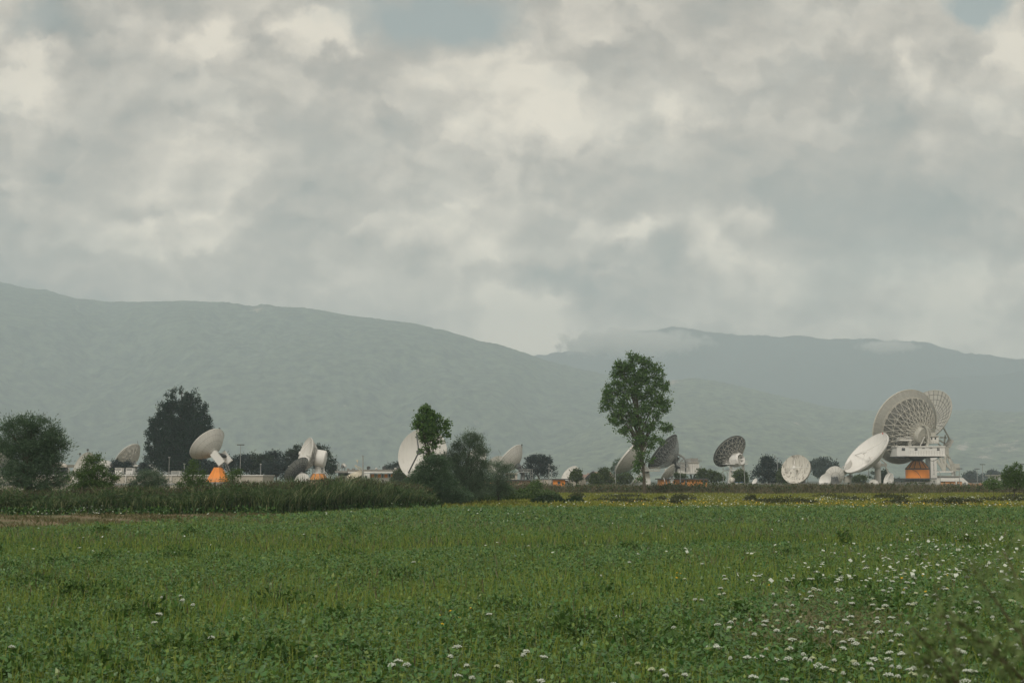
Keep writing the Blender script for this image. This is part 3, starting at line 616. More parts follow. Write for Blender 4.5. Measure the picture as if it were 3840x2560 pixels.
slab(t, 'counterweight', WHITE, (3566, 1648, 0), (3552, 1674, 0), 1, 1.6, 2.0)
for i, (a, b) in enumerate((((3536, 1600), (3564, 1652)), ((3520, 1650), (3556, 1668)), ((3524, 1640), (3550, 1640)), ((3510, 1655), (3548, 1690)), ((3545, 1630), (3538, 1690)))):
    for d in (-2, 2): t.bar('counterweight_arm#%d' % i, PALEM, a + (d,), b + (d,), .3, 4)
t.box('equipment_room', PALEM, 3545, 1672, 3558, 1704, -3, 3)
for i, (a, b) in enumerate((((3545, 1703), (3542, 1768)), ((3552, 1706), (3578, 1768)), ((3523, 1708), (3543, 1768)), ((3520, 1708), (3572, 1766)), ((3512, 1722), (3540, 1766)))):
    for d in (-4, 4): t.bar('support_leg#%d%d' % (i, d), PALEM, a + (d * .6,), b + (d,), .5, 6)
t.box('side_panel', PALEM, 3556, 1708, 3562, 1712, -4, 4)
mb = t.part('side_panel', PALEM); A = [t.W(3551, 1708, -3), t.W(3560, 1708, 3), t.W(3592, 1762, 3), t.W(3576, 1762, -3)]
mb.add([p + o for o in (Vector((0, 0, 0)), Vector((-.3, .2, -.2))) for p in A], [(0, 1, 2, 3), (7, 6, 5, 4), (0, 3, 7, 4), (1, 5, 6, 2), (0, 4, 5, 1), (3, 2, 6, 7)])
slab(t, 'foot_box#1', PALEM, (3582, 1740, -5), (3572, 1766, -5), 1, 1.4, 1.8); slab(t, 'foot_box#2', PALEM, (3588, 1738, 1), (3590, 1764, 1), 1, 1.4, 1.6)
t.cyl('foot#1', WHITE, 3572, 1765, 1782, 5, 4, -5, 8); t.cyl('foot#2', WHITE, 3580, 1765, 1782, 4, 3, 0, 8)
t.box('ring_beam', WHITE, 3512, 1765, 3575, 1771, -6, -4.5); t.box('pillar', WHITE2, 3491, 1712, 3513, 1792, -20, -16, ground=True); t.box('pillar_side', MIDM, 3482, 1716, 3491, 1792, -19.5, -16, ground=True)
t.box('deck', CONC, 3510, 1783, 3602, 1788, -9, 8); t.box('deck_rail', GREYM, 3512, 1788, 3600, 1791, -8, 7)
t.box('plinth', PALEM, 3508, 1791, 3604, 1830, -7, 6, ground=True); t.done()
fc = bpy.data.curves.new('lettering', 'FONT'); fc.body = "\n".join("TELESPAZIO"); fc.align_x = 'CENTER'; fc.size = .62; fc.space_line = .78; fc.extrude = .02; fc.materials.append(INK)
ft = bpy.data.objects.new('lettering_curve', fc); sc.collection.objects.link(ft); bpy.context.view_layer.update()
lm = bpy.data.meshes.new_from_object(ft.evaluated_get(bpy.context.evaluated_depsgraph_get())); bpy.data.objects.remove(ft)
fo = bpy.data.objects.new('lettering', lm); sc.collection.objects.link(fo); fo.parent = t.made['pillar']
p = t.W(3501, 1729.5, -20); fo.location = (p.x, -20.03, p.z); fo.rotation_euler = (math.pi / 2, 0, 0)
#@@BUILDINGS
exec_later = []
# ------------------------------------------------------------------ buildings, walls, fences
def building(Y, px, label, group=None, name='low_building', cat='building'): return T(name, Y, px, label, cat, group)
t = building(300, 430, 'long low off-white building with a railed flat roof behind the reeds')
t.box('wall', BEIGE, -120, 1783, 985, 1812, 0, 14, ground=True); t.box('roof_edge', WHITE2, -122, 1779.5, 988, 1783, -.25, 14.3); t.box('lower_band', GREYM, -121, 1811, 986, 1818, -.12, 0)
t.flatrail('roof_rail', GREYM, 425, 720, 1769, 1779.5, .3, None, 46); t.box('grey_roof_strip', GREYM, 440, 1777, 700, 1779.5, .6, 6)
for i, x in enumerate((45, 180, 470, 640)): t.box('wall_pier#%d' % i, WHITE, x, 1784, x + 3, 1811, -.3, 0, 'wall')
t.done()
RB = 'rooftop units on the long low building'
for x0, x1, y0, lab in ((431, 456, 1754, 'pale ribbed rooftop unit under the small conifers, leftmost of the roof units'), (472, 498, 1754, 'pale ribbed rooftop unit right of the leftmost roof unit'), (642, 674, 1766, 'low white rooftop unit below the dark poplar')):
    t = T('rooftop_unit', 304, (x0 + x1) / 2, lab, 'rooftop unit', RB); t.e.location.z = zz = P(x0, 1778, 304).z; t.base.z = zz
    t.box('casing', WHITE2, x0, y0, x1, 1777, 0, 2); t.box('lid', PALEM, x0 - 1, y0 - 1.2, x1 + 1, y0, -.1, 2.1)
    q = t.part('louvre', GREYM, 'casing')
    for i in range(6): q.bar(t.W(x0 + 2, y0 + 2 + i * 1.5, -.03), t.W(x1 - 2, y0 + 2 + i * 1.5, -.03), .03, 4)
    q = t.part('foot', GREYM)
    for x in (x0 + 3, x1 - 3): q.box((t.W(x, 1777).x - .1, .2, t.W(x, 1778).z), (t.W(x, 1777).x + .1, 1.8, t.W(x, 1776.8).z))
    t.done()
t = building(315, 60, 'grey hut with slatted openings behind the willow near the left edge', name='grey_hut', cat='hut')
t.box('wall', CONC, 2, 1752, 58, 1787, 0, 6, ground=True); t.box('roof', ROOFD, -3, 1746, 64, 1752, -.6, 6.6)
q = t.part('louvre', DARKM)
for i in range(6): q.box((t.W(4, 1770, -.1).x, -.12, t.W(4, 1757 + 5 * i, -.1).z), (t.W(26, 1770, -.1).x, 0, t.W(4, 1754 + 5 * i, -.1).z))
t.done()
t = building(318, 225, 'open sided shed with a flat beige roof beside the willow', name='open_shed', cat='shed')
t.box('roof', BEIGE, 170, 1741, 250, 1751, -1, 7)
for i, x in enumerate((174, 200, 224, 246)): t.box('post#%d' % i, DARKM, x, 1751, x + 3, 1790, -.6, -.2, ground=True)
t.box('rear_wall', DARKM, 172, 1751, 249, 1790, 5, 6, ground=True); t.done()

t = building(352, 1400, 'beige flat roofed building with orange panels between its windows')
t.box('lower_wall', CONC, 1264, 1790, 1640, 1835, 0, 12, ground=True); t.box('upper_wall', BEIGE, 1305, 1776, 1640, 1790, .8, 11)
t.box('canopy', WHITE2, 1305, 1767, 1640, 1772.5, -1.2, 11.5); t.box('roof', PALEM, 1305, 1762, 1640, 1767, 0, 11); t.box('roof_edge', CONC, 1303, 1759.5, 1642, 1762, -.4, 11.4)
t.box('wing_wall', ROOFD, 1268, 1772, 1300, 1783, .6, 9); t.box('wing_roof', CONC, 1256, 1764.5, 1304, 1772, -.8, 10); t.box('wing_base', CONC, 1264, 1783, 1303, 1790, 0, 10)
i = 0
for x in range(1392, 1630, 25):
    t.box('orange_panel#%d' % i, ORANGE, x, 1776.2, x + 11, 1789.8, .6, .8, 'upper_wall'); t.box('window#%d' % i, GLASS, x + 16, 1776.2, x + 20, 1789.8, .66, .8, 'upper_wall')
    t.box('pilaster#%d' % i, PALEM, x + 12, 1772.5, x + 15, 1790, .3, .8, 'upper_wall'); i += 1
t.box('white_block', WHITE2, 1365, 1775, 1386, 1802, -2.5, .5); t.box('block_window', GLASS, 1369, 1783, 1376, 1793, -2.56, -2.4, 'white_block')
t.box('chimney', CONC, 1320, 1755, 1327, 1759.5, 3, 5); t.box('chimney_cap', CONC, 1300, 1755, 1307, 1764.5, 1, 3)
t.flatrail('yard_rail', WHITE, 1400, 1500, 1798, 1812, -4, None, 16); t.done()
FG = 'roof fans on the orange panelled building'
for x, y, kind, lab in ((1380, 1759.5, 0, 'dark round roof fan nearest the mast'), (1438, 1759.5, 0, 'dark round roof fan in the middle of the orange panelled building roof'), (1492, 1759.5, 0, 'dark round roof fan beside the large round white dish'), (1411, 1759.5, 1, 'small pale roof ventilator nearest the mast'), (1483, 1759.5, 1, 'small pale roof ventilator near the large round white dish')):
    t = T('roof_fan', 356, x, lab, 'roof fan', FG); t.base.z = P(x, y, 356).z; t.e.location.z = t.base.z; k = t.k()
    if kind == 0:
        q = t.part('drum', DARKM, None, True); q.lathe([(5.5 * k, -1.4 * k), (6.2 * k, 0), (5.5 * k, 8 * k)], frame(Vector((0, 0, 6.5 * k)), Vector((.6, -.8, 0))), 16)
        t.part('stand', DARKM).box((-4 * k, -.4, 0), (4 * k, .6, 2 * k)); q = t.part('blade', PALEM, 'drum')
        for j in range(5):
            a = R(72 * j); q.bar((0, 0, 6.5 * k), (math.cos(a) * 4.6 * k * .8, math.cos(a) * 4.6 * k * .6 - .12, 6.5 * k + math.sin(a) * 4.6 * k), .1, 3)
    else:
        q = t.part('cowl', WHITE, None, True); q.lathe([(4.5 * k, 2 * k), (5 * k, 3.5 * k), (2.5 * k, 6.5 * k)], Matrix(), 14); t.part('curb', PALEM).box((-3.4 * k, -.25, 0), (3.4 * k, .25, 2 * k))
    t.done()
t = T('antenna_cluster', 354, 1290, 'cluster of small drum antennas and thin masts on the building roof wing', 'antenna', None); t.base.z = P(1290, 1764.5, 354).z; t.e.location.z = t.base.z
for i, (x, y) in enumerate(((1266, 1738), (1272, 1735), (1284, 1737), (1291, 1734))): t.bar('mast#%d' % i, GREYM, (x, y, 0), (x, 1764.5, 0), .09, 5)
t.box('mast_head', GREYM, 1263, 1737, 1269, 1739, -.2, .2)
for i, (x, y, r, ax) in enumerate(((1282, 1748, 6, (-.6, -.7, .1)), (1290, 1740, 4.5, (.4, -.9, 0)), (1297, 1746, 5, (.8, -.6, 0)), (1284, 1741, 3.5, (-.3, -.9, 0)))):
    q = t.part('drum#%d' % i, (MIDM, WHITE, WHITE2, PALEM)[i], None, True); k = t.k(); q.lathe([(r * k, 0), (r * k, .35), (r * k * .4, .6)], frame(t.W(x, y, -.6), -Vector(ax).normalized()), 14)
for x in (1280, 1294): t.bar('frame', GREYM, (x, 1742, .3), (x, 1764.5, .3), .08); 
t.bar('frame', GREYM, (1278, 1750, .3), (1300, 1750, .3), .08); t.done()
t = T('mast', 318, 1361, 'tall thin steel mast beside the flat cream dish', 'mast'); t.bar('pole', GREYM, (1361, 1709, 0), (1361, 1832, 0), .14, 8, r2=.2); t.bar('crossarm', GREYM, (1357, 1709, 0), (1365, 1709, 0), .1, 5)
t.part('bracket', GREYM).box(t.W(1358, 1770, -.2), t.W(1364, 1767, .2)); t.done()

t = building(345, 1950, 'pinkish low building with a dark flat roof under the steel platform')
t.box('wall', PINK, 1760, 1801, 1990, 1835, 0, 9, ground=True); t.box('roof', ROOFD, 1755, 1797, 1996, 1801, -.7, 9.5); t.box('upper_wall', BEIGE, 1895, 1776, 1940, 1797, 3, 8)
for i, x in enumerate((1898, 1910, 1922)): t.box('window#%d' % i, GLASS, x, 1780, x + 9, 1792, 2.9, 3.05, 'upper_wall')
t.box('upper_roof', PALEM, 1892, 1772, 1943, 1776, 2.6, 8.4)
for i, x in enumerate((1790, 1835, 1885)): t.box('door#%d' % i, ORANGE2, x, 1804, x + 11, 1830, -.06, .02, 'wall')
t.done()
t = building(350, 2030, 'low beige wall between the pinkish building and the orange hut', name='boundary_wall', cat='wall')
t.box('panel', BEIGE, 1998, 1797, 2073, 1833, 0, .5, ground=True); t.box('coping', ROOFD, 1997, 1795, 2074, 1797, -.15, .65)
for i, x in enumerate((2000, 2035, 2068)): t.box('pier#%d' % i, CONC, x, 1797, x + 4, 1833, -.2, 0, ground=True)
t.done()
t = building(348, 2100, 'small orange hut with a dark flat roof and one window', name='orange_hut', cat='hut')
t.box('wall', ORANGE, 2075, 1798, 2119, 1833, 0, 6, ground=True); t.box('side_wall', CONC, 2119, 1800, 2131, 1833, .3, 6, ground=True); t.box('roof', ROOFD, 2071, 1794, 2134, 1798, -.7, 6.6)
t.box('window', GLASS, 2091, 1804, 2102, 1813, -.06, .02, 'wall'); t.box('sill', PALEM, 2090, 1813, 2103, 1814.2, -.15, .0, 'window'); t.done()
t = building(352, 2165, 'plain pale concrete wall right of the small orange hut', name='boundary_wall', cat='wall')
t.box('panel', BEIGE, 2132, 1796, 2196, 1833, 0, .5, ground=True); t.box('coping', CONC, 2131, 1794.5, 2197, 1796, -.12, .62); t.done()
t = building(355, 2575, 'long orange service building with dark eaves below the raised cabin')
t.box('wall', ORANGE2, 2478, 1797, 2652, 1835, 0, 8, ground=True); t.box('roof', ROOFD, 2470, 1792.5, 2658, 1797, -.8, 8.6)
for i, x in enumerate((2502, 2548, 2570, 2636)): t.box('pilaster#%d' % i, CONC, x, 1797, x + 6, 1835, -.15, .0, 'wall', ground=True)
for i, x in enumerate((2555, 2641)): t.box('window#%d' % i, GLASS, x, 1800, x + 10, 1808, -.06, .02, 'wall')
t.done()
t = building(350, 2772, 'small white container with a blue edge below the dark backed dish', name='container', cat='container')
BLUE = mat('faded_blue_paint', (.06, .12, .22), .6, (.08, .15, .24), 2)
t.box('body', WHITE, 2760, 1809, 2786, 1835, 0, 3, ground=True); t.box('edge', BLUE, 2759, 1806.5, 2787, 1809, -.1, 3.1); t.done()
t = T('ball_tank', 352, 2745, 'rust streaked pale ball shaped tank below the dark backed dish', 'tank'); k = t.k()
q = t.part('ball', STAIN, None, True); q.lathe([(max(math.sin(R(a)) * 11.5 * k, .01), -math.cos(R(a)) * 11.5 * k) for a in range(0, 181, 12)], Matrix.Translation(t.W(2745, 1800)), 24); t.cyl('stand', CONC, 2745, 1809, 1832, 6, 7, 0, 12, ground=True); t.done()
t = building(425, 3570, 'white and brick annex right of the orange tower')
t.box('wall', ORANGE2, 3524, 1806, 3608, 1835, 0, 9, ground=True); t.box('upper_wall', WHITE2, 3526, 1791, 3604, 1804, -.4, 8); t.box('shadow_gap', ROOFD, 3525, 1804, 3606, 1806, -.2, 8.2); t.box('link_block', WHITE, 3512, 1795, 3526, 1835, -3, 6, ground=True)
for i, x in enumerate((3536, 3552, 3566, 3592)): t.box('window#%d' % i, GLASS, x, 1813, x + 9, 1822, -.06, .02, 'wall')
t.box('post', WHITE2, 3585, 1797, 3589, 1835, -1.2, -.8, ground=True); t.done()
t = building(520, 3640, 'low orange walled compound beyond the annex with a dark tarpaulin roof', name='storage_shed', cat='shed')
t.box('wall', ORANGE2, 3606, 1810, 3706, 1835, 0, 6, ground=True); t.box('roof', ROOFD, 3634, 1800, 3682, 1808, -.5, 5); t.box('roof', ROOFD, 3636, 1796, 3656, 1800, 0, 4); t.box('front', PALEM, 3648, 1808, 3670, 1811, -.3, .1); t.done()
t = building(480, 3600, 'white sloped gable shed at the right end of the annex', name='white_shed', cat='shed')
mb = t.part('body', WHITE2); xs = [t.W(x, 1800).x for x in (3604, 3612, 3618, 3630)]
mb.add([(xs[0], y, 0) for y in (0, 6)] + [(xs[3], y, 0) for y in (0, 6)] + [(xs[3], y, t.W(0, 1808).z) for y in (0, 6)] + [(xs[1], y, t.W(0, 1791).z) for y in (0, 6)] + [(xs[0], y, t.W(0, 1796).z) for y in (0, 6)],
       [(0, 2, 4, 6, 8), (1, 9, 7, 5, 3), (0, 1, 3, 2), (2, 3, 5, 4), (4, 5, 7, 6), (6, 7, 9, 8), (8, 9, 1, 0)])
t.box('door', GLASS, 3616, 1808, 3622, 1830, -.06, .02, 'body', ground=True); t.done()
t = building(520, 3800, 'white farm building half hidden by the young tree at the right edge')
t.box('wall', WHITE2, 3752, 1783, 3832, 1812, 0, 14, ground=True); t.box('dark_opening', DARKM, 3754, 1793, 3790, 1808, -.1, .05, 'wall'); t.box('roof', PALEM, 3748, 1779, 3836, 1783, -1, 15); t.done()
t = T('lattice_tower', 400, 3822, 'narrow open steel lattice tower at the right edge', 'tower'); xs = (3811, 3830)
for i, (x, d) in enumerate(((3811, -.8), (3830, -.8), (3811, .8), (3830, .8))): t.bar('leg#%d' % i, DARKM, (x, 1741, d), (x, 1833, d), .09)
for d in (-.8, .8):
    for i in range(6): 
        t.bar('bracing#%d' % (d > 0), DARKM, (3811, 1742 + 15 * i, d), (3830, 1742 + 15 * i, d), .07); t.bar('bracing#%d' % (d > 0), DARKM, (3811 if i % 2 else 3830, 1742 + 15 * i, d), (3830 if i % 2 else 3811, 1757 + 15 * i, d), .05)
t.done()
t = T('wire_fence', 320, 3030, 'grey wire perimeter fence running below the right dishes', 'fence')
q = t.part('mesh', GREYM)
for i in range(0, 330): q.bar(t.W(2660 + 2.3 * i, 1812, 0), t.W(2660 + 2.3 * i, 1834, 0), .018, 3)
for y in (1811.5, 1818, 1826): q.bar(t.W(2660, y), t.W(3418, y), .03, 3)
for i in range(22): t.bar('post#%d' % i, CONC, (2660 + 36 * i, 1809.5, .1), (2660 + 36 * i, 1837, .1), .07, 4)
t.done()
t = T('wire_fence', 318, 3690, 'rusty wire fence before the orange sheds at the right', 'fence')
q = t.part('mesh', GREYM)
for i in range(0, 160): q.bar(t.W(3430 + 1.9 * i, 1812, 0), t.W(3430 + 1.9 * i, 1834, 0), .02, 3)
for y in (1811.5, 1820): q.bar(t.W(3430, y), t.W(3734, y), .03, 3)
for i in range(9): t.bar('post#%d' % i, CONC, (3430 + 38 * i, 1809.5, .1), (3430 + 38 * i, 1837, .1), .07, 4)
t.done()
# lamps
LG = 'lamp posts of the earth station'
for px, y0, Y, two, lab in ((900, 1669, 335, 1, 'tall lamp post with a flat double head right of the orange pyramid dish'), (977, 1742, 305, 0, 'short pole standing before the mid grey-green conifers left of the pines'), (690, 1741, 305, 0, 'short pole left of the white dish on the orange pyramid'),
        (633, 1716, 296, 0, 'thin dark pole in front of the dark poplar'), (2059, 1743, 338, 0, 'straight grey pole before the round blue conifer'), (2069, 1755, 338, 2, 'bent arm lamp post beside the straight grey pole before the blue conifer'),
        (2792, 1741, 345, 0, 'pale pole right below the platform of the dark backed dish'), (2728, 1764, 345, 2, 'bent arm lamp post left of the ball shaped tank'), (2712, 1758, 350, 0, 'thin pale pole left of the white tower'),
        (2917, 1713, 390, 2, 'tall bent lamp post behind the dark blue conifer'), (3257, 1757, 420, 0, 'thin pole under the big white bowl'), (3598, 1758, 405, 1, 'lamp post with flat head at the right end of the annex'), (3526, 1765, 405, 2, 'curved lamp post before the annex'),
        (3665, 1759, 500, 1, 'thin lamp post beside the round far tree, left of the taller lamp'), (3686, 1742, 470, 1, 'taller lamp post between the two far trees at the right'), (3837, 1741, 420, 1, 'lamp post cut by the right frame edge'), (2551, 1740, 352, 0, 'thin pole in front of the raised cabin'), (2308, 1748, 360, 0, 'thin pole left of the large smooth white dish'), (2630, 1750, 380, 0, 'pole with a box head at the right of the raised cabin')):
    t = T('lamp_post', Y, px, lab, 'lamp post', LG); z = t.W(px, y0).z; r = .085 * Y / 330
    if two == 2:
        q = t.part('pole', GREYM); sg = -1; q.tube([(0, 0, 0), (0, 0, z * .85), (sg * .12, 0, z * .95), (sg * .5, 0, z)], [r, r * .8, r * .7, r * .6], 6); t.part('lamp_head', GREYM).box((-.95, -.15, z - .08), (-.45, .15, z + .1))
    else:
        t.part('pole', GREYM).bar((0, 0, 0), (0, 0, z), r * 1.1, 6, r * .7); h = .85 if two else .16
        t.part('lamp_head', DARKM if two else GREYM).box((-h, -.2, z), (h, .2, z + .22))
    t.done()
# far village houses at the foot of the hill
rv = random.Random(5)
HL = ['far pink house with red roof, leftmost of the village between the bushes', 'far cream house second from the left in the village', 'far tall pink house near the middle of the village', 'far white house in the middle of the village', 'far low red roofed house right of the village middle', 'far cream house second from the right in the village', 'far pink house, rightmost of the village before the grey willow']
for i, (x, y0, w) in enumerate(((2188, 1778, 22), (2214, 1773, 20), (2238, 1768, 20), (2262, 1772, 18), (2282, 1768, 18), (2166, 1780, 0), (2300, 1776, 16))):
    if not w: continue
    t = T('village_house', 1500 + 40 * i, x, HL[i], 'house', 'village houses at the foot of the hill'); xa = t.W(x - w / 2, 1800).x; xb = t.W(x + w / 2, 1800).x; z = t.W(x, y0 + 7).z; zt = t.W(x, y0).z
    t.part('wall', PINK if i % 2 == 0 else CREAM).box((xa, 0, 0), (xb, 9, z)); mb = t.part('roof', TILE)
    mb.add([(xa - .5, -.6, z), (xb + .5, -.6, z), (xb + .5, 9.6, z), (xa - .5, 9.6, z), (xa - .5, 4.5, zt), (xb + .5, 4.5, zt)], [(0, 1, 5, 4), (2, 3, 4, 5), (0, 4, 3), (1, 2, 5), (3, 2, 1, 0)])
    for j in range(3): t.part('window#%d' % j, GLASS, 'wall').box((xa + (xb - xa) * (.18 + .26 * j), -.05, z * .55), (xa + (xb - xa) * (.3 + .26 * j), .02, z * .75))
    t.done()
#@@TREES
# ------------------------------------------------------------------ trees and bushes
def unit(a): return a / np.maximum(np.linalg.norm(a, axis=1, keepdims=True), 1e-9)
def leaf_quads(P0, A, S, L, ratio, fold=.15):
    """one folded pointed leaf (or leaf spray) per row: base point, long axis, side axis, length"""
    n = len(P0); Nn = np.cross(A, S); L = L[:, None]; rt = np.broadcast_to(np.asarray(ratio, float), (n,))[:, None]
    V = np.empty((n, 4, 3)); V[:, 0] = P0; V[:, 2] = P0 + A * L
    V[:, 1] = P0 + A * L * .45 + S * L * rt * .5 + Nn * L * fold; V[:, 3] = P0 + A * L * .45 - S * L * rt * .5 + Nn * L * fold
    return V.reshape(-1, 3)
def quads(n): return np.arange(n * 4, dtype=np.int32).reshape(n, 4)
def rand_leaves(rg, P0, L, ratio, up=0.0, out=None, outw=0.0):
    n = len(P0); A = rg.normal(size=(n, 3)); A[:, 2] += up
    A = unit(A)
    if out is not None: A = unit(A + out * outw)
    S = unit(np.cross(A, rg.normal(size=(n, 3)))); return leaf_quads(P0, A, S, L, ratio)
def tree(name, Y, base, blobs, label, cat, group, lm, n, leaf, clump=.8, nc=80, trunk=.25, ratio=.7, up=0.0, outw=0.6, seed=1, hollow=.5, limbs=14, bark=BARK, bent=0.0, flat=.75, lean=0):
    """blobs: (x, y, rx, ry[, weight]) lobes of the crown in picture rows and columns at distance Y"""
    rg = np.random.default_rng(seed); t = T(name, Y, base, label, cat, group); k = t.k()
    w = np.array([(b[4] if len(b) > 4 else 1) * b[2] * b[3] for b in blobs], float); w /= w.sum()
    pick = rg.choice(len(blobs), nc, p=w); C = []; O = []
    for b_i in pick:
        b = blobs[b_i]; c = t.W(b[0], b[1]); v = rg.normal(size=3); v /= np.linalg.norm(v); r = hollow + (1 - hollow) * rg.random() ** .5
        C.append((c.x + v[0] * r * b[2] * k, c.y + v[1] * r * b[2] * k * .85, max(c.z + v[2] * r * b[3] * k, .15))); O.append(v)
    C = np.array(C); O = np.array(O)
    cs = clump * (.6 + .8 * rg.random(nc)); idx = rg.integers(0, nc, n)
    g = rg.normal(size=(n, 3)) * np.array([1, 1, flat]) * .55; PP = C[idx] + g * cs[idx][:, None]; PP[:, 2] = np.maximum(PP[:, 2], .05)
    L = leaf * (.55 + .9 * rg.random(n))
    V = rand_leaves(rg, PP, L, ratio, up, unit(O[idx] + g * .7), outw)
    tz = max(b[1] - b[3] for b in blobs); top = min(b[1] - b[3] * .5 for b in blobs); topx = min(blobs, key=lambda b: b[1])[0]
    mb = MB(); zt = t.W(topx, top).z; xt = t.W(topx, top).x
    pts = [Vector((xt * (i / 6) ** 1.3 + bent * math.sin(i / 6 * 3.1), 0, zt * i / 6)) for i in range(7)]
    mb.tube(pts, [trunk * (1.25 if i == 0 else 1) * (1 - .88 * i / 6) for i in range(7)], 8)
    for j in rg.choice(nc, min(limbs, nc), replace=False):
        c = Vector(C[j]); f = min(max((c.z * .55) / max(zt, .1), .08), .85); i0 = min(int(f * 6), 5); a = pts[i0].lerp(pts[i0 + 1], f * 6 - i0)
        r0 = trunk * (1 - .88 * f) * .5; mid = a.lerp(c, .5) + Vector((0, 0, .08 * (c - a).length)); mb.tube([a, mid, c], [r0, r0 * .6, r0 * .2], 5)
    mb.build('trunk', bark, t.e, True); np_obj('crown', V, quads(n), lm, t.e); return t
TG = 'trees of the earth station'
# big willow at the left edge
tree('willow_tree', 108, 120, [(60, 1640, 85, 75), (150, 1640, 75, 80), (190, 1690, 60, 70), (30, 1720, 60, 70, .7), (110, 1720, 90, 80), (150, 1790, 100, 48, 1.2), (60, 1790, 70, 40), (90, 1600, 70, 45), (215, 1745, 40, 45, .6), (180, 1600, 40, 30, .6)],
     'broad grey-green willow standing in the reeds at the left edge', 'tree', 'willows on the reed bank', LF_WILLOW, 40000, 0.21, 0.5, 300, .30, .22, .35, 1.1, 3, .35, 26)
tree('round_bush', 98, 350, [(350, 1770, 60, 55), (350, 1735, 40, 28), (320, 1800, 60, 40), (385, 1800, 60, 42), (355, 1830, 90, 30), (345, 1715, 20, 14, .6)],
     'rounded bright green bush in the reeds before the grey faced dish', 'bush', 'bushes in the reed bank', LF_BUSH, 14000, 0.115, 0.3, 150, .06, .45, .2, .7, 4, .4, 16)
tree('low_bush', 100, 560, [(560, 1800, 55, 32), (585, 1815, 45, 25), (520, 1825, 45, 25)], 'low blue-green bush at the top of the reeds below the dark poplar', 'bush', 'bushes in the reed bank', LF_GREYW, 9000, 0.12, .32, 90, .04, .3, .3, .7, 5, .4, 10)
tree('sapling_bush', 99, 722, [(722, 1760, 22, 30), (735, 1790, 40, 35), (705, 1810, 40, 35), (740, 1825, 45, 30), (722, 1738, 9, 12, .5)], 'upright young bush left of the orange pyramid base', 'bush', 'bushes in the reed bank', LF_BUSH, 5000, 0.11, .30, 90, .04, .45, .5, .7, 6, .4, 12)
tree('sapling_bush', 99, 885, [(880, 1785, 25, 20), (895, 1772, 12, 12), (862, 1800, 30, 20)], 'small leafy sapling right of the orange pyramid base', 'bush', 'bushes in the reed bank', LF_BUSH, 1300, 0.11, .28, 50, .03, .45, .5, .7, 7, .4, 8)
# dark poplar with many upright plumes
bl = []
rp = random.Random(3)
for x, y0, y1, w in ((556, 1612, 1730, 12), (570, 1580, 1740, 17), (590, 1540, 1750, 20), (612, 1512, 1755, 22), (634, 1484, 1760, 22), (655, 1470, 1762, 20), (681, 1458, 1765, 17), (703, 1490, 1765, 22), (724, 1484, 1765, 20), (742, 1502, 1755, 19), (760, 1522, 1735, 17), (775, 1546, 1700, 13), (784, 1585, 1650, 9), (645, 1520, 1765, 30), (690, 1505, 1768, 30), (725, 1540, 1760, 28), (610, 1560, 1755, 28), (668, 1560, 1768, 40)):
    h = (y1 - y0) / 5
    for i in range(5): bl.append((x + rp.uniform(-4, 4), y0 + h * (i + .5), w * (.72, 1, 1.15, 1.15, 1)[i], h * .75))
tree('poplar_tree', 345, 665, bl, 'dense almost black poplar rising left of the white dish', 'tree', TG, LF_DARK, 64000, 0.42, 0.6, 1250, .7, .6, .8, .7, 8, .35, 30, flat=1.1)
SC = 'small conifers behind the long low building'
for x, y0, y1, w, lab, sd in ((437, 1730, 1775, 19, 'small dark conifer left of the open lattice dish', 11), (476, 1732, 1775, 24, 'small dark conifer right below the open lattice dish', 12), (539, 1739, 1772, 20, 'small dark conifer between open lattice dish and dark poplar', 13)):
    h = y1 - y0; tree('conifer_tree', 325, x, [(x, y0 + h * .15, w * .3, h * .15), (x, y0 + h * .4, w * .65, h * .22), (x, y0 + h * .75, w, h * .3)], lab, 'tree', SC, LF_CONIF, 1800, .5, .6, 50, .2, .35, 0, 1.0, sd, .5, 8)
PG = 'dark conifers behind the white dishes'
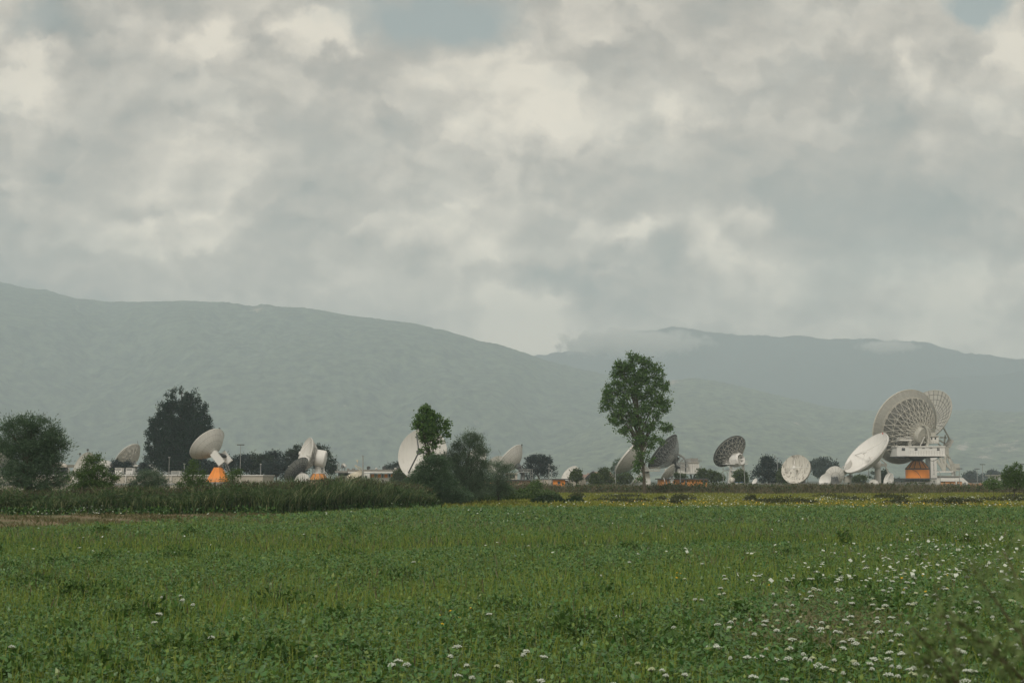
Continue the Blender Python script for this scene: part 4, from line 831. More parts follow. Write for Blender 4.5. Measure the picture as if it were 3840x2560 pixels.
for Y, b, bl, lab, lm, n, sd in (
    (345, 790, [(770, 1750, 32, 30), (800, 1760, 30, 25), (745, 1760, 20, 20)], 'dark conifer clump under the left rim of the white panelled dish', LF_CONIF, 4500, 21),
    (350, 890, [(885, 1745, 38, 32), (915, 1735, 22, 26), (862, 1740, 18, 22), (848, 1715, 8, 12)], 'dark bluish conifer below the tall lamp post', LF_CONIF, 5000, 22),
    (360, 944, [(944, 1712, 10, 14), (946, 1735, 16, 20)], 'slim dark conifer spire right of the tall lamp post', LF_PINE, 1500, 23),
    (352, 980, [(975, 1735, 45, 28), (950, 1755, 35, 22), (1000, 1745, 35, 30)], 'broad green tree between the slim spire and the grey conifers', LF_PINE, 6500, 24),
    (365, 1022, [(1022, 1708, 26, 18), (1030, 1725, 32, 24), (1010, 1718, 20, 18)], 'bluish conifer top behind the broad green tree', LF_CONIF, 3500, 25),
    (340, 1040, [(1030, 1755, 42, 22), (1060, 1765, 35, 24), (1000, 1770, 30, 20)], 'spreading blue-grey conifer left of the dark ribbed dish', LF_CONIF, 5500, 26),
    (370, 1110, [(1110, 1690, 28, 22), (1090, 1715, 28, 24), (1120, 1720, 36, 34), (1080, 1735, 22, 15), (1130, 1750, 30, 25)], 'dark round pine behind the left side of the white edge-on dish', LF_PINE, 7500, 27),
    (372, 1215, [(1200, 1690, 28, 20), (1222, 1715, 30, 24), (1235, 1740, 22, 16), (1220, 1755, 40, 24), (1190, 1720, 25, 30), (1248, 1762, 14, 10)], 'dark round pine behind the round feed box', LF_PINE, 7500, 28),
    (420, 1478, [(1478, 1752, 30, 16), (1500, 1750, 20, 14)], 'grey-green tree behind the roof left of the large round white dish', LF_FARTREE, 2500, 29),
    (400, 2028, [(2005, 1740, 36, 30), (2040, 1745, 34, 30), (2030, 1725, 30, 20), (2060, 1770, 30, 24), (1985, 1770, 26, 24), (1998, 1722, 20, 14)], 'wide round blue conifer right of the steel platform', LF_CONIF, 9000, 30),
    (395, 2885, [(2880, 1735, 28, 22), (2866, 1760, 38, 24), (2905, 1765, 30, 26), (2878, 1722, 16, 10), (2850, 1785, 32, 22), (2910, 1790, 36, 20)], 'large dark blue conifer left of the rust stained dish', LF_CONIF, 9000, 31)):
    tree('conifer_tree', Y, b, bl, lab, 'tree', PG, lm, int(n * .75), .46, .75, max(50, n // 40), .3, .45, 0, .9, sd, .5, 12)
BG = 'round trimmed trees of the earth station'
for Y, b, bl, lab, lm, n, sd in (
    (330, 1495, [(1495, 1785, 22, 24), (1490, 1805, 28, 20), (1510, 1795, 16, 18)], 'rounded olive green tree at the left foot of the large round white dish', LF_OLIVE, 4500, 41),
    (348, 2162, [(2162, 1775, 19, 18), (2160, 1790, 24, 14)], 'rounded green bush before the pale domed dish', LF_OLIVE, 3200, 42),
    (330, 2268, [(2268, 1775, 20, 20), (2272, 1795, 24, 18)], 'round olive tree right of the small dark backed dish', LF_OLIVE, 3200, 43),
    (322, 2238, [(2238, 1792, 22, 18), (2236, 1808, 26, 14)], 'low brownish round bush left of the round olive tree', LF_OLIVE, 3000, 44),
    (420, 2340, [(2325, 1740, 22, 22), (2312, 1765, 20, 24), (2345, 1765, 20, 24), (2340, 1725, 12, 12)], 'loose grey-green tree behind the lone poplar left side', LF_GREYW, 4200, 45),
    (365, 2345, [(2345, 1793, 30, 18), (2320, 1797, 20, 16)], 'dark low bush under the large smooth white dish', LF_OLIVE, 3000, 46),
    (368, 2545, [(2545, 1785, 18, 10), (2560, 1790, 14, 10)], 'small olive bush under the raised cabin', LF_OLIVE, 1500, 47),
    (372, 2634, [(2632, 1772, 16, 14), (2625, 1785, 20, 12)], 'small green tree at the right corner of the raised cabin', LF_OLIVE, 2200, 48),
    (372, 2668, [(2665, 1782, 26, 18), (2690, 1790, 24, 16), (2645, 1795, 22, 12)], 'broad olive tree between raised cabin and white tower', LF_OLIVE, 4200, 49),
    (360, 2776, [(2776, 1778, 22, 16), (2780, 1795, 26, 18), (2765, 1792, 18, 16)], 'rounded olive tree before the white tower legs', LF_OLIVE, 4200, 50),
    (388, 2945, [(2940, 1775, 22, 22), (2935, 1795, 26, 16)], 'olive green tree behind the left edge of the rust stained dish', LF_OLIVE, 3200, 51),
    (400, 3228, [(3225, 1795, 24, 16), (3205, 1800, 20, 14)], 'dark green bush under the big white bowl', LF_OLIVE, 3000, 52),
    (410, 3312, [(3318, 1785, 18, 22), (3275, 1785, 12, 18), (3310, 1800, 24, 14)], 'dark green tree behind the big white bowl pedestal', LF_PINE, 3200, 53)):
    tree('round_tree', Y, b, bl, lab, 'tree', BG, lm, int(n * .8), .34, .5, max(50, n // 35), .2, .6, 0, .8, sd, .55, 8)
FT = 'hazy trees beyond the compound'
for Y, b, bl, lab, n, sd in (
    (620, 3088, [(3088, 1735, 36, 14), (3070, 1750, 26, 16), (3105, 1755, 26, 18), (3085, 1765, 32, 22), (3125, 1745, 12, 10), (3055, 1745, 12, 10)], 'spreading hazy tree between the rust stained dish and the right cluster', 7000, 61),
    (900, 3640, [(3632, 1785, 18, 14), (3648, 1785, 16, 14), (3640, 1778, 16, 10)], 'round hazy tree right of the annex', 3500, 62),
    (950, 3715, [(3690, 1790, 24, 12), (3720, 1782, 22, 18), (3745, 1788, 22, 13), (3728, 1772, 14, 9)], 'wide hazy tree behind the taller lamp post at the right', 5000, 63),
    (900, 3370, [(3368, 1803, 14, 8), (3352, 1806, 10, 6)], 'tiny hazy tree left of the orange tower', 1200, 64)):
    tree('far_tree', Y, b, bl, lab, 'tree', FT, LF_FARTREE, int(n * .7), .8, 1.3, max(40, n // 50), .6, .7, 0, .5, sd, .55, 10)
# lone tall poplar
bl = [(2370, 1352, 38, 28), (2335, 1370, 26, 24), (2410, 1352, 32, 26), (2320, 1400, 32, 32), (2370, 1400, 50, 40), (2430, 1400, 38, 40), (2468, 1372, 16, 22), (2470, 1410, 26, 34), (2300, 1455, 34, 34), (2350, 1460, 50, 40), (2410, 1465, 50, 42), (2465, 1470, 38, 36), (2498, 1455, 16, 30),
      (2285, 1490, 24, 26), (2262, 1505, 18, 12), (2275, 1525, 28, 18), (2330, 1530, 44, 36), (2400, 1530, 48, 40), (2465, 1530, 36, 34), (2495, 1520, 16, 24), (2310, 1565, 30, 24), (2360, 1585, 38, 30), (2420, 1595, 40, 34), (2470, 1590, 28, 24), (2505, 1598, 16, 14), (2345, 1615, 24, 16), (2318, 1600, 14, 12), (2390, 1640, 28, 26), (2440, 1650, 32, 26), (2475, 1655, 16, 16), (2500, 1612, 12, 10), (2380, 1670, 20, 14), (2445, 1675, 16, 12), (2400, 1730, 20, 32, .9), (2386, 1756, 18, 20, .8), (2440, 1718, 12, 14, .7), (2410, 1700, 24, 20, .7), (2400, 1785, 12, 20, .5)]
tree('poplar_tree', 215, 2418, bl, 'tall lone poplar with a thin airy crown and bare lower trunk', 'tree', None, LF_POPLAR, 28000, 0.24, 0.47, 680, 0.23, .8, .2, .4, 71, .25, 70)
# young poplar and grey willows in the middle
tree('poplar_tree', 124, 1612, [(1600, 1555, 34, 26), (1580, 1575, 32, 26), (1625, 1575, 30, 26), (1600, 1535, 22, 16), (1570, 1600, 26, 16), (1610, 1610, 40, 28), (1660, 1600, 20, 20), (1678, 1590, 10, 18), (1590, 1640, 26, 20), (1640, 1640, 32, 22), (1678, 1630, 12, 8), (1615, 1675, 26, 18, .6), (1612, 1720, 22, 30, .5), (1592, 1700, 16, 20, .5)],
     'young poplar with a leafy top in front of the large round white dish', 'tree', None, LF_POPLAR, 7600, 0.155, 0.24, 300, 0.07, .8, .2, .4, 72, .3, 40)
tree('grey_willow', 126, 1745, [(1765, 1635, 24, 20), (1742, 1655, 30, 26), (1790, 1665, 26, 28), (1715, 1690, 30, 30), (1765, 1690, 40, 36), (1808, 1705, 22, 32), (1690, 1725, 30, 34), (1735, 1735, 48, 40), (1790, 1745, 40, 40), (1820, 1745, 14, 26), (1700, 1775, 52, 40), (1765, 1785, 60, 44), (1815, 1790, 34, 34), (1720, 1825, 80, 44), (1790, 1830, 60, 36), (1700, 1860, 70, 26)], 'tall feathery grey willow right of the young poplar', 'tree', 'willows on the reed bank', LF_GREYW, 52000, 0.18, 0.4, 480, .14, .16, 1.1, 1.0, 73, .2, 60)
tree('grey_willow', 122, 1600, [(1640, 1735, 26, 28), (1605, 1745, 26, 26), (1580, 1775, 34, 30), (1625, 1775, 46, 36), (1660, 1770, 34, 44), (1560, 1805, 36, 28), (1600, 1815, 60, 40), (1655, 1825, 56, 44), (1620, 1855, 90, 34), (1700, 1858, 70, 28), (1545, 1835, 30, 24)], 'low dark spreading willow at the foot of the young poplar', 'tree', 'willows on the reed bank', LF_WILLOW, 56000, 0.16, 0.36, 520, .12, .22, .6, 1.0, 74, .25, 40)
tree('grey_willow', 132, 1870, [(1860, 1760, 34, 36), (1900, 1790, 36, 36), (1850, 1810, 50, 36), (1880, 1835, 60, 28), (1905, 1760, 18, 20)], 'thin wispy willow shrub in front of the white panelled dish', 'bush', 'willows on the reed bank', LF_GREYW, 12000, 0.17, 0.34, 160, .07, .16, 1.0, .9, 75, .2, 40)
tree('low_bush', 180, 2013, [(2013, 1815, 17, 13), (2010, 1828, 20, 12)], 'small dark green bush before the low beige wall', 'bush', 'bushes on the bank', LF_BUSH, 1500, 0.16, .35, 60, .04, .6, .2, .6, 76, .5, 8)
# young tree at right edge
tree('young_tree', 150, 3800, [(3778, 1762, 12, 14), (3790, 1785, 24, 22), (3775, 1795, 20, 22), (3815, 1760, 16, 20), (3825, 1790, 30, 24), (3800, 1770, 14, 18), (3850, 1790, 20, 20), (3800, 1812, 40, 18)], 'young leafy tree at the right frame edge', 'tree', None, LF_BUSH, 5500, 0.17, 0.28, 150, .07, .5, .6, .7, 77, .3, 24)
tree('low_bush', 165, 3725, [(3725, 1800, 22, 10), (3720, 1818, 40, 16)], 'low spreading bush left of the young tree at the right edge', 'bush', 'bushes on the bank', LF_BUSH, 1500, 0.16, .36, 70, .04, .6, .2, .6, 78, .5, 8)
#@@GROUND
# ------------------------------------------------------------------ ground, field, banks, hills
def sheet(name, pts, z, m):
    me = bpy.data.meshes.new(name); me.from_pydata([(x, y, z) for x, y in pts], [], [tuple(range(len(pts)))]); me.materials.append(m)
    o = bpy.data.objects.new(name, me); sc.collection.objects.link(o); return tag(o, kind='structure')
G_SOIL = mat('meadow_soil', (.035, .050, .018), .95, (.060, .060, .030), .35, lo=.4, hi=.7)
G_TRACK = mat('dry_earth_track', (.21, .15, .095), .95, (.085, .105, .04), .8, (.5, 1.2, 1), .42, .60, bump=.1)
G_FIELD = mat('dark_field_soil', (.020, .028, .012), .95, (.032, .035, .018), 1.5)
G_YEL = mat('yellow_green_meadow', (.15, .19, .045), .95, (.28, .24, .05), .09, (1, .45, 1), .45, .68)
sheet('ground', [(-9000, -300), (9000, -300), (9000, 9200), (-9000, 9200)], 0.0, G_SOIL)
g = lambda px, py, z=0: on_z(px, py, z)
def gxy(l): return [(g(*p).x, g(*p).y) for p in l]
fr = [(-24, 1), (24, 1)]
far_edge = [(84, 106), (20, 106), (5, 108)] + gxy([(1640, 1912), (1300, 1926), (1040, 1946), (640, 1970), (300, 1986), (0, 2006), (-900, 2020)])
sheet('field_soil', fr + far_edge, .004, G_FIELD)
sheet('dirt_track', gxy([(-900, 2022), (0, 2008), (300, 1988), (640, 1972), (1040, 1948), (1130, 1930), (900, 1925), (600, 1928), (300, 1930), (0, 1932), (-900, 1940)]), .008, G_TRACK)
sheet('meadow', [(5, 108.5), (20, 106.5), (60, 106.5), (140, 222), (0, 222), (-1, 150)], .004, G_YEL)
sheet('bare_earth', gxy([(1630, 1889), (1800, 1886), (2080, 1872), (2080, 1855), (1800, 1862), (1630, 1872)]), .012, mat('orange_earth', (.28, .15, .06), .95, (.18, .11, .05), .8))

rg = np.random.default_rng(11)
def in_field(n, y0, y1, pad=.58):
    n = int(n * pad / .42)
    y = np.sqrt(rg.random(n) * (y1 * y1 - y0 * y0) + y0 * y0); x = (rg.random(n) * 2 - 1) * (pad * y + 2); return x, y
# far edge of the crop as a function of x
fe = sorted([(p[0], p[1]) for p in far_edge]); FX = np.array([p[0] for p in fe]); FY = np.array([p[1] for p in fe])
def edge(x): return np.interp(x, FX, FY)
def patchy(x, y, s, seed):
    ph = np.random.default_rng(seed).random((6, 3)) * 6.28; o = np.zeros_like(x)
    for i in range(6):
        f = s * (1 + .55 * i); o += np.sin(x * f * math.cos(ph[i, 0]) + y * f * .5 * math.sin(ph[i, 0]) + ph[i, 1]) / (1 + .5 * i)
    return o / 2.6
F_LEAF = leafmat('field_weed_leaf', [(0.047, 0.144, 0.039), (0.080, 0.192, 0.048), (0.068, 0.170, 0.037), (0.122, 0.240, 0.051), (0.061, 0.162, 0.053), (0.209, 0.296, 0.060)], .25, .42, .55)
F_GRASS = leafmat('field_grass_blade', [(0.110, 0.196, 0.032), (0.171, 0.255, 0.043), (0.259, 0.293, 0.060), (0.110, 0.204, 0.040)], .3)
F_DARK = leafmat('dark_lush_grass', [(0.037, 0.116, 0.024), (0.055, 0.147, 0.030), (0.044, 0.132, 0.024)], .25)
Vs = []; Vg = []; Vd = []
bands = [(8, 15, 62000, .064, .36), (15, 24, 140000, .064, .34), (24, 40, 220000, .068, .32), (40, 64, 210000, .085, .30), (64, 112, 190000, .13, .30)]
for y0, y1, n, lf, h in bands:
    npl = n // 11; x, y = in_field(npl, y0, y1); ok = y < edge(x) - .3; x, y = x[ok], y[ok]
    p = patchy(x, y, .55, 5); hh = h * (1 + .28 * p) * (.75 + .5 * rg.random(len(x)))
    strip = np.exp(-((y - (46 + 2.5 * np.sin(x * .22))) / 4.2) ** 2)        # a strip of shorter darker grass across the field
    hh *= 1 - .45 * strip
    k = 11; X = np.repeat(x, k); Yy = np.repeat(y, k); H = np.repeat(hh, k); f = rg.random(len(X)) ** .6
    az = rg.random(len(X)) * 6.283; rad = (.02 + .09 * (1 - f * .6)) * rg.random(len(X)) * (1 + lf * 6)
    P0 = np.stack([X + np.cos(az) * rad, Yy + np.sin(az) * rad, H * f + .02], 1)
    tilt = rg.normal(.25, .45, len(X)); A = np.stack([np.cos(az) * np.cos(tilt), np.sin(az) * np.cos(tilt), np.sin(tilt)], 1)
    S = unit(np.cross(A, np.array([0, 0, 1.0]) + rg.normal(size=(len(X), 3)) * .35)); L = lf * (.4 + .8 * rg.random(len(X)) + .7 * rg.random(len(X)) ** 6)
    sel = rg.random(len(X)) < np.repeat(strip * .85, k)
    Vs.append(leaf_quads(P0[~sel], A[~sel], S[~sel], L[~sel], .55, .10))
    Vd.append(leaf_quads(P0[sel], A[sel], S[sel], L[sel] * 1.2, .3, .05))
    # upright blades and seed spikes
    m = n // 5; x, y = in_field(m, y0, y1); ok = y < edge(x) - .3; x, y = x[ok], y[ok]; m = len(x); pz = patchy(x, y, .8, 9)
    A = unit(np.stack([rg.normal(0, .28, m), rg.normal(0, .28, m), np.ones(m)], 1)); S = unit(np.cross(A, rg.normal(size=(m, 3))))
    Vg.append(leaf_quads(np.stack([x, y, np.full(m, h * .45)], 1), A, S, (h * .75 + .08) * (.5 + .6 * rg.random(m)) * (1 + .12 * pz), np.clip(lf * .15 / (h * .8), .03, .15), .0))
o = np_obj('field_weeds', np.concatenate(Vs), quads(sum(len(v) for v in Vs) // 4), F_LEAF); tag(o, 'dense green leafy weeds covering the near field', 'weeds', kind='stuff')
o = np_obj('field_grass', np.concatenate(Vg), quads(sum(len(v) for v in Vg) // 4), F_GRASS); tag(o, 'yellow-green grass blades and seed spikes among the near weeds', 'grass', kind='stuff')
o = np_obj('dark_grass_strip', np.concatenate(Vd), quads(sum(len(v) for v in Vd) // 4), F_DARK); tag(o, 'strip of darker short grass across the near field', 'grass', kind='stuff')
# taller weed clumps, dry stalks
Pc = []; rk = np.random.default_rng(44)
for i in range(50):
    px, py = rk.uniform(-100, 3950), 1990 + 580 * rk.random() ** 1.2; c = on_z(px, py, .3); rr = rk.uniform(.15, .5); q = int(260 * (.5 + rr)); a = np.sqrt(rk.random(q)) * rr; th = rk.random(q) * 6.283; hgt = rk.uniform(.42, .62)
    Pc.append(np.stack([c.x + a * np.cos(th) * 1.5, c.y + a * np.sin(th), hgt * (1 - .5 * (a / rr) ** 2) * rk.random(q) ** .5], 1))
Pc = np.concatenate(Pc); o = np_obj('tall_weed_clumps', rand_leaves(rk, Pc, .06 + .09 * rk.random(len(Pc)), .42, .5), quads(len(Pc)), leafmat('lush_weed_leaf', [(0.050, 0.113, 0.022), (0.075, 0.144, 0.029), (0.062, 0.129, 0.025), (0.044, 0.088, 0.022)], .3)); tag(o, 'taller lush weed clumps scattered through the near field', 'weeds', kind='stuff')
n = 9000; x, y = in_field(n, 9, 70); kz = (y < edge(x) - 1) & (patchy(x, y, .7, 27) > -.1); x, y = x[kz], y[kz]; n = len(x); A = unit(np.stack([rk.normal(0, .3, n), rk.normal(0, .3, n), np.ones(n)], 1)); S = unit(np.cross(A, rk.normal(size=(n, 3))))
o = np_obj('dry_stalks', leaf_quads(np.stack([x, y, np.full(n, .22)], 1), A, S, .12 + .26 * rk.random(n), .05 + .0006 * y), quads(n), leafmat('dry_stalk', [(0.136, 0.127, 0.066), (0.204, 0.218, 0.110), (0.085, 0.069, 0.039), (0.170, 0.230, 0.077)])); tag(o, 'brown stalks and seed heads standing among the weeds', 'weeds', kind='stuff')
n = 5000; u = rk.random((n, 2)); pt = np.array([list(on_z(3060 + 190 * rk.normal() * .8, 2330 + 45 * rk.normal(), .33)) for _ in range(n)]); A = unit(np.stack([rk.normal(0, 1, n), rk.normal(0, 1, n), rk.normal(.2, .3, n)], 1)); S = unit(np.cross(A, rk.normal(size=(n, 3))))
o = np_obj('dry_grass_patch', leaf_quads(pt, A, S, .08 + .12 * rk.random(n), .10), quads(n), leafmat('straw_blade', [(0.234, 0.220, 0.121), (0.162, 0.165, 0.077), (0.288, 0.275, 0.165), (0.135, 0.165, 0.066)])); tag(o, 'patch of dry straw coloured grass in the near field at the right', 'grass', kind='stuff')
# tufts along the dirt track
n = 12000; pxs = rg.random(n) * 1500 - 250; pys = 1931 + rg.random(n) * 72 * np.clip(1 - pxs / 1250, .1, 1.2)
pt = np.array([list(on_z(a, b, 0)) for a, b in zip(pxs, pys)]); kk = patchy(pt[:, 0], pt[:, 1] * 2.5, .9, 3) > .0; pt = pt[kk]; n = len(pt)
A = unit(np.stack([rg.normal(0, .5, n), rg.normal(0, .5, n), np.ones(n)], 1)); S = unit(np.cross(A, rg.normal(size=(n, 3))))
o = np_obj('track_grass', leaf_quads(pt, A, S, .12 + .2 * rg.random(n), .25), quads(n), leafmat('dry_track_grass', [(.10, .11, .04), (.16, .14, .07), (.07, .09, .03)])); tag(o, 'sparse dry grass tufts on the dirt track', 'grass', kind='stuff')

# reed bank
REED = leafmat('reed_blade', [(0.022, 0.056, 0.017), (0.049, 0.106, 0.032), (0.128, 0.186, 0.071), (0.035, 0.081, 0.024), (0.295, 0.310, 0.163), (0.044, 0.097, 0.029), (0.018, 0.044, 0.015)], .25)
PLUME = leafmat('reed_plume', [(0.072, 0.067, 0.041), (0.106, 0.095, 0.059), (0.060, 0.059, 0.032)], .3)
front = [(-900, 1942, 1.5), (0, 1931, 1.52), (300, 1929, 1.62), (600, 1928, 1.72), (900, 1926, 2.0), (1040, 1926, 2.2), (1300, 1914, 2.3), (1500, 1906, 2.05), (1600, 1901, 1.5), (1690, 1896, 1.0)]
fp = [(on_z(a, b, 0), h) for a, b, h in front]; fxx = np.array([p.x for p, h in fp]); fyy = np.array([p.y for p, h in fp]); fhh = np.array([h for p, h in fp])
def blades(x, y, H, lean, w, seg=3):
    n = len(x); az = rg.random(n) * 6.283; V = np.empty((n, 2 * seg + 1, 3)); d = np.stack([np.cos(az), np.sin(az)], 1) * lean[:, None]; sd = np.stack([-np.sin(az * 1.7), np.cos(az * 1.7)], 1)
    for i in range(seg):
        f = i / seg; ww = (w * (1 - .25 * f))[:, None]; c = np.stack([x, y], 1) + d * (f ** 2) * H[:, None]
        V[:, 2 * i, :2] = c + sd * ww; V[:, 2 * i + 1, :2] = c - sd * ww; V[:, 2 * i, 2] = V[:, 2 * i + 1, 2] = H * f * (1 - .12 * f)
    V[:, 2 * seg, :2] = np.stack([x, y], 1) + d * H[:, None]; V[:, 2 * seg, 2] = H * .86
    b = (np.arange(n) * (2 * seg + 1))[:, None]; Q = []
    for i in range(seg - 1): Q.append(b + np.array([[2 * i, 2 * i + 1, 2 * i + 3, 2 * i + 2]]))
    Q.append(b + np.array([[2 * seg - 2, 2 * seg - 1, 2 * seg, 2 * seg]]))
    return V.reshape(-1, 3), np.concatenate([q for q in Q[:-1]], 0), np.concatenate([b + np.array([[2 * seg - 2, 2 * seg - 1, 2 * seg]])], 0)
def blade_obj(name, x, y, H, lean, w, m, label, cat):
    V, Q, Tt = blades(x, y, H, lean, w); me = bpy.data.meshes.new(name); nq, nt_ = len(Q), len(Tt)
    me.vertices.add(len(V)); me.vertices.foreach_set('co', V.astype(np.float32).ravel()); me.loops.add(nq * 4 + nt_ * 3)
    me.loops.foreach_set('vertex_index', np.concatenate([Q.ravel(), Tt.ravel()]).astype(np.int32)); me.polygons.add(nq + nt_)
    me.polygons.foreach_set('loop_start', np.concatenate([np.arange(nq) * 4, nq * 4 + np.arange(nt_) * 3]).astype(np.int32)); me.update(calc_edges=True)
    me.materials.append(m); o = bpy.data.objects.new(name, me); sc.collection.objects.link(o); return tag(o, label, cat, kind='stuff')
n = 52000; x = fxx[0] + (fxx[-1] - fxx[0]) * rg.random(n); dpt = rg.random(n) ** 1.3 * 9; y = np.interp(x, fxx, fyy) + dpt + patchy(x, x * 0, .9, 4) * .5
H = np.interp(x, fxx, fhh) * (1 + .13 * patchy(x, y, .8, 6) + .17 * patchy(x, y, 2.1, 16)) * (.62 + .62 * rg.random(n) ** .8) * np.clip(.62 + dpt / 8, 0, 1.05)
blade_obj('reed_bank', x, y, H, np.abs(rg.normal(.24, .28, n)), .012 + .026 * rg.random(n), REED, 'bank of tall reeds and dry stalks along the far left edge of the field', 'reeds')
n = 4200; x = fxx[0] + (fxx[-1] - fxx[0]) * rg.random(n); y = np.interp(x, fxx, fyy) + 1 + rg.random(n) * 7; H = np.interp(x, fxx, fhh) * (1 + .11 * patchy(x, y, .8, 6))
P0 = np.stack([x, y, H * (.78 + .2 * rg.random(n))], 1); o = np_obj('reed_plumes', rand_leaves(rg, P0, .12 + .16 * rg.random(n), .35, 1.2), quads(n), PLUME); tag(o, 'brown feathery plumes topping the reed bank', 'reeds', kind='stuff')
n = 26000; x = fxx[0] + (fxx[-1] - fxx[0]) * rg.random(n); y = np.interp(x, fxx, fyy) + .2 + rg.random(n) ** 1.5 * 6; cl = patchy(x, y, 1.3, 31); kz = cl > -.25; x, y, cl = x[kz], y[kz], cl[kz]; n = len(x)
z = np.interp(x, fxx, fhh) * (.15 + .8 * rg.random(n)) * np.clip(.8 + .25 * cl, .4, 1.05)
A = unit(np.stack([rg.normal(0, 1, n), rg.normal(0, 1, n), rg.normal(.5, .6, n)], 1)); S = unit(np.cross(A, rg.normal(size=(n, 3))))
o = np_obj('reed_leaves', leaf_quads(np.stack([x, y, z], 1), A, S, .22 + .35 * rg.random(n), .14), quads(n), leafmat('reed_leaf', [(0.037, 0.089, 0.028), (0.066, 0.126, 0.043), (0.098, 0.147, 0.057), (0.029, 0.068, 0.023), (0.164, 0.179, 0.095)])); tag(o, 'drooping leaves and broken stalks of the reed bank', 'reeds', kind='stuff')
# leafy weeds at the reed foot and green clumps in the middle
n = 9000; x = fxx[0] + (fxx[-1] - fxx[0]) * rg.random(n); y = np.interp(x, fxx, fyy) - .3 + rg.random(n) * 1.2
o = np_obj('reed_foot_weeds', rand_leaves(rg, np.stack([x, y, .45 * rg.random(n) ** 1.4], 1), .1 + .16 * rg.random(n), .5, .5), quads(n), F_LEAF); tag(o, 'low green weeds along the foot of the reeds', 'weeds', kind='stuff')
def thicket(name, spots, nn, lf, m, label, cat):
    Pp = []
    for (px, py, rx, hz, wt) in spots:
        c = on_z(px, py, 0); k = c.y / F; q = int(nn * wt); a = rg.random((q, 3)); rr = np.sqrt(a[:, 0]); th = a[:, 1] * 6.283
        Pp.append(np.stack([c.x + rr * np.cos(th) * rx * k, c.y + rr * np.sin(th) * min(rx * k, 4), hz * np.sqrt(1 - rr ** 2 * .9) * a[:, 2] ** .7 * (.7 + .5 * rg.random(q))], 1))
    Pp = np.concatenate(Pp); o = np_obj(name, rand_leaves(rg, Pp, lf * (.6 + .8 * rg.random(len(Pp))), .55, .4), quads(len(Pp)), m); return tag(o, label, cat, kind='stuff')
thicket('green_weed_clumps', [(1670, 1893, 50, 1.7, .12), (1730, 1888, 50, 1.2, .1), (1785, 1886, 50, 1.8, .12), (1840, 1884, 50, 1.3, .1), (1890, 1882, 45, 1.9, .12), (1950, 1880, 50, 1.2, .1), (1990, 1876, 40, 1.6, .1), (1620, 1894, 40, 1.8, .1), (2040, 1868, 60, 1.0, .1), (1720, 1870, 90, 1.3, .12), (1850, 1866, 90, 1.3, .12)], 36000, .2, leafmat('clump_weed_leaf', [(0.051, 0.105, 0.035), (0.085, 0.149, 0.048), (0.128, 0.184, 0.064), (0.043, 0.088, 0.032)]), 'green weed clumps between the grey willows and the field', 'weeds')
for i, (px, py, rx, hz, lab) in enumerate(((2060, 1894, 70, .95, 'larger dark green bramble clump at the field edge below the orange hut'), (2158, 1892, 36, .75, 'smaller dark green bramble clump right of the larger one'))):
    c = on_z(px, py, 0); k = c.y / F; q = 7000 if i == 0 else 4000; rr = np.sqrt(rg.random(q)); th = rg.random(q) * 6.283
    Pp = np.stack([rr * np.cos(th) * rx * k, rr * np.sin(th) * 2.2, hz * np.sqrt(1 - .9 * rr ** 2) * rg.random(q) ** .6 * (.8 + .25 * np.sin(th * 3 + rr * 5))], 1); e = empty('bramble_bush', (c.x, c.y, 0), lab, 'bush', 'brambles at the field edge')
    np_obj('foliage', rand_leaves(rg, Pp, .10 + .12 * rg.random(q), .6, .3), quads(q), leafmat('bramble_leaf', [(.018, .042, .02), (.03, .06, .026), (.025, .052, .02), (.05, .085, .035)]), e)
    mb = MB()
    for j in range(14): a = rr[j] * rx * k * math.cos(th[j]); b = rr[j] * 2.2 * math.sin(th[j]); mb.tube([(a * .3, b * .3, 0), (a * .7, b * .7, hz * .7), (a, b, hz * .6)], [.02, .015, .006], 4)
    mb.build('stem', BARK, e)
# meadow between field and bank
n = 60000; y = np.sqrt(rg.random(n) * (222 ** 2 - 106 ** 2) + 106 ** 2); x = y * (rg.random(n) * .46 - .03) - 2; pz = patchy(x, y, .14, 8)
A = unit(np.stack([rg.normal(0, .4, n), rg.normal(0, .4, n), np.ones(n)], 1)); S = unit(np.cross(A, rg.normal(size=(n, 3))))
V = leaf_quads(np.stack([x, y, np.zeros(n)], 1), A, S, (.22 + .26 * rg.random(n)) * (1 + .4 * pz), .35)
o = np_obj('meadow_grass', V, quads(n), leafmat('meadow_grass_blade', [(0.135, 0.179, 0.031), (0.225, 0.252, 0.046), (0.180, 0.210, 0.039), (0.315, 0.294, 0.065)])); tag(o, 'yellow-green meadow grass beyond the field at the right', 'grass', kind='stuff')
# scrub bank of dry plants at the foot of the compound
SCRUB = leafmat('dry_scrub_blade', [(0.053, 0.075, 0.029), (0.105, 0.105, 0.051), (0.150, 0.128, 0.080), (0.075, 0.090, 0.036), (0.195, 0.158, 0.102), (0.045, 0.068, 0.029)], .2)
n = 60000; y = 220 + rg.random(n) * 20; x = y * (rg.random(n) * .52 - .04) - 4; u = x / y; H = (1.75 + .4 * patchy(x, y, .35, 12) + .3 * patchy(x, y * 0, .9, 13)) * (.45 + .6 * rg.random(n)); H = np.maximum(H, .2) * np.clip((y - 219) / 6, .35, 1)
blade_obj('scrub_bank', x, y, H, np.abs(rg.normal(.45, .4, n)), .03 + .05 * rg.random(n), SCRUB, 'bank of brown and green scrub below the satellite dishes', 'scrub')
n = 26000; y = 221 + rg.random(n) * 20; x = y * (rg.random(n) * .52 - .04) - 4; kz = patchy(x, y, .5, 21) > .0; x, y = x[kz], y[kz]; n = len(x)
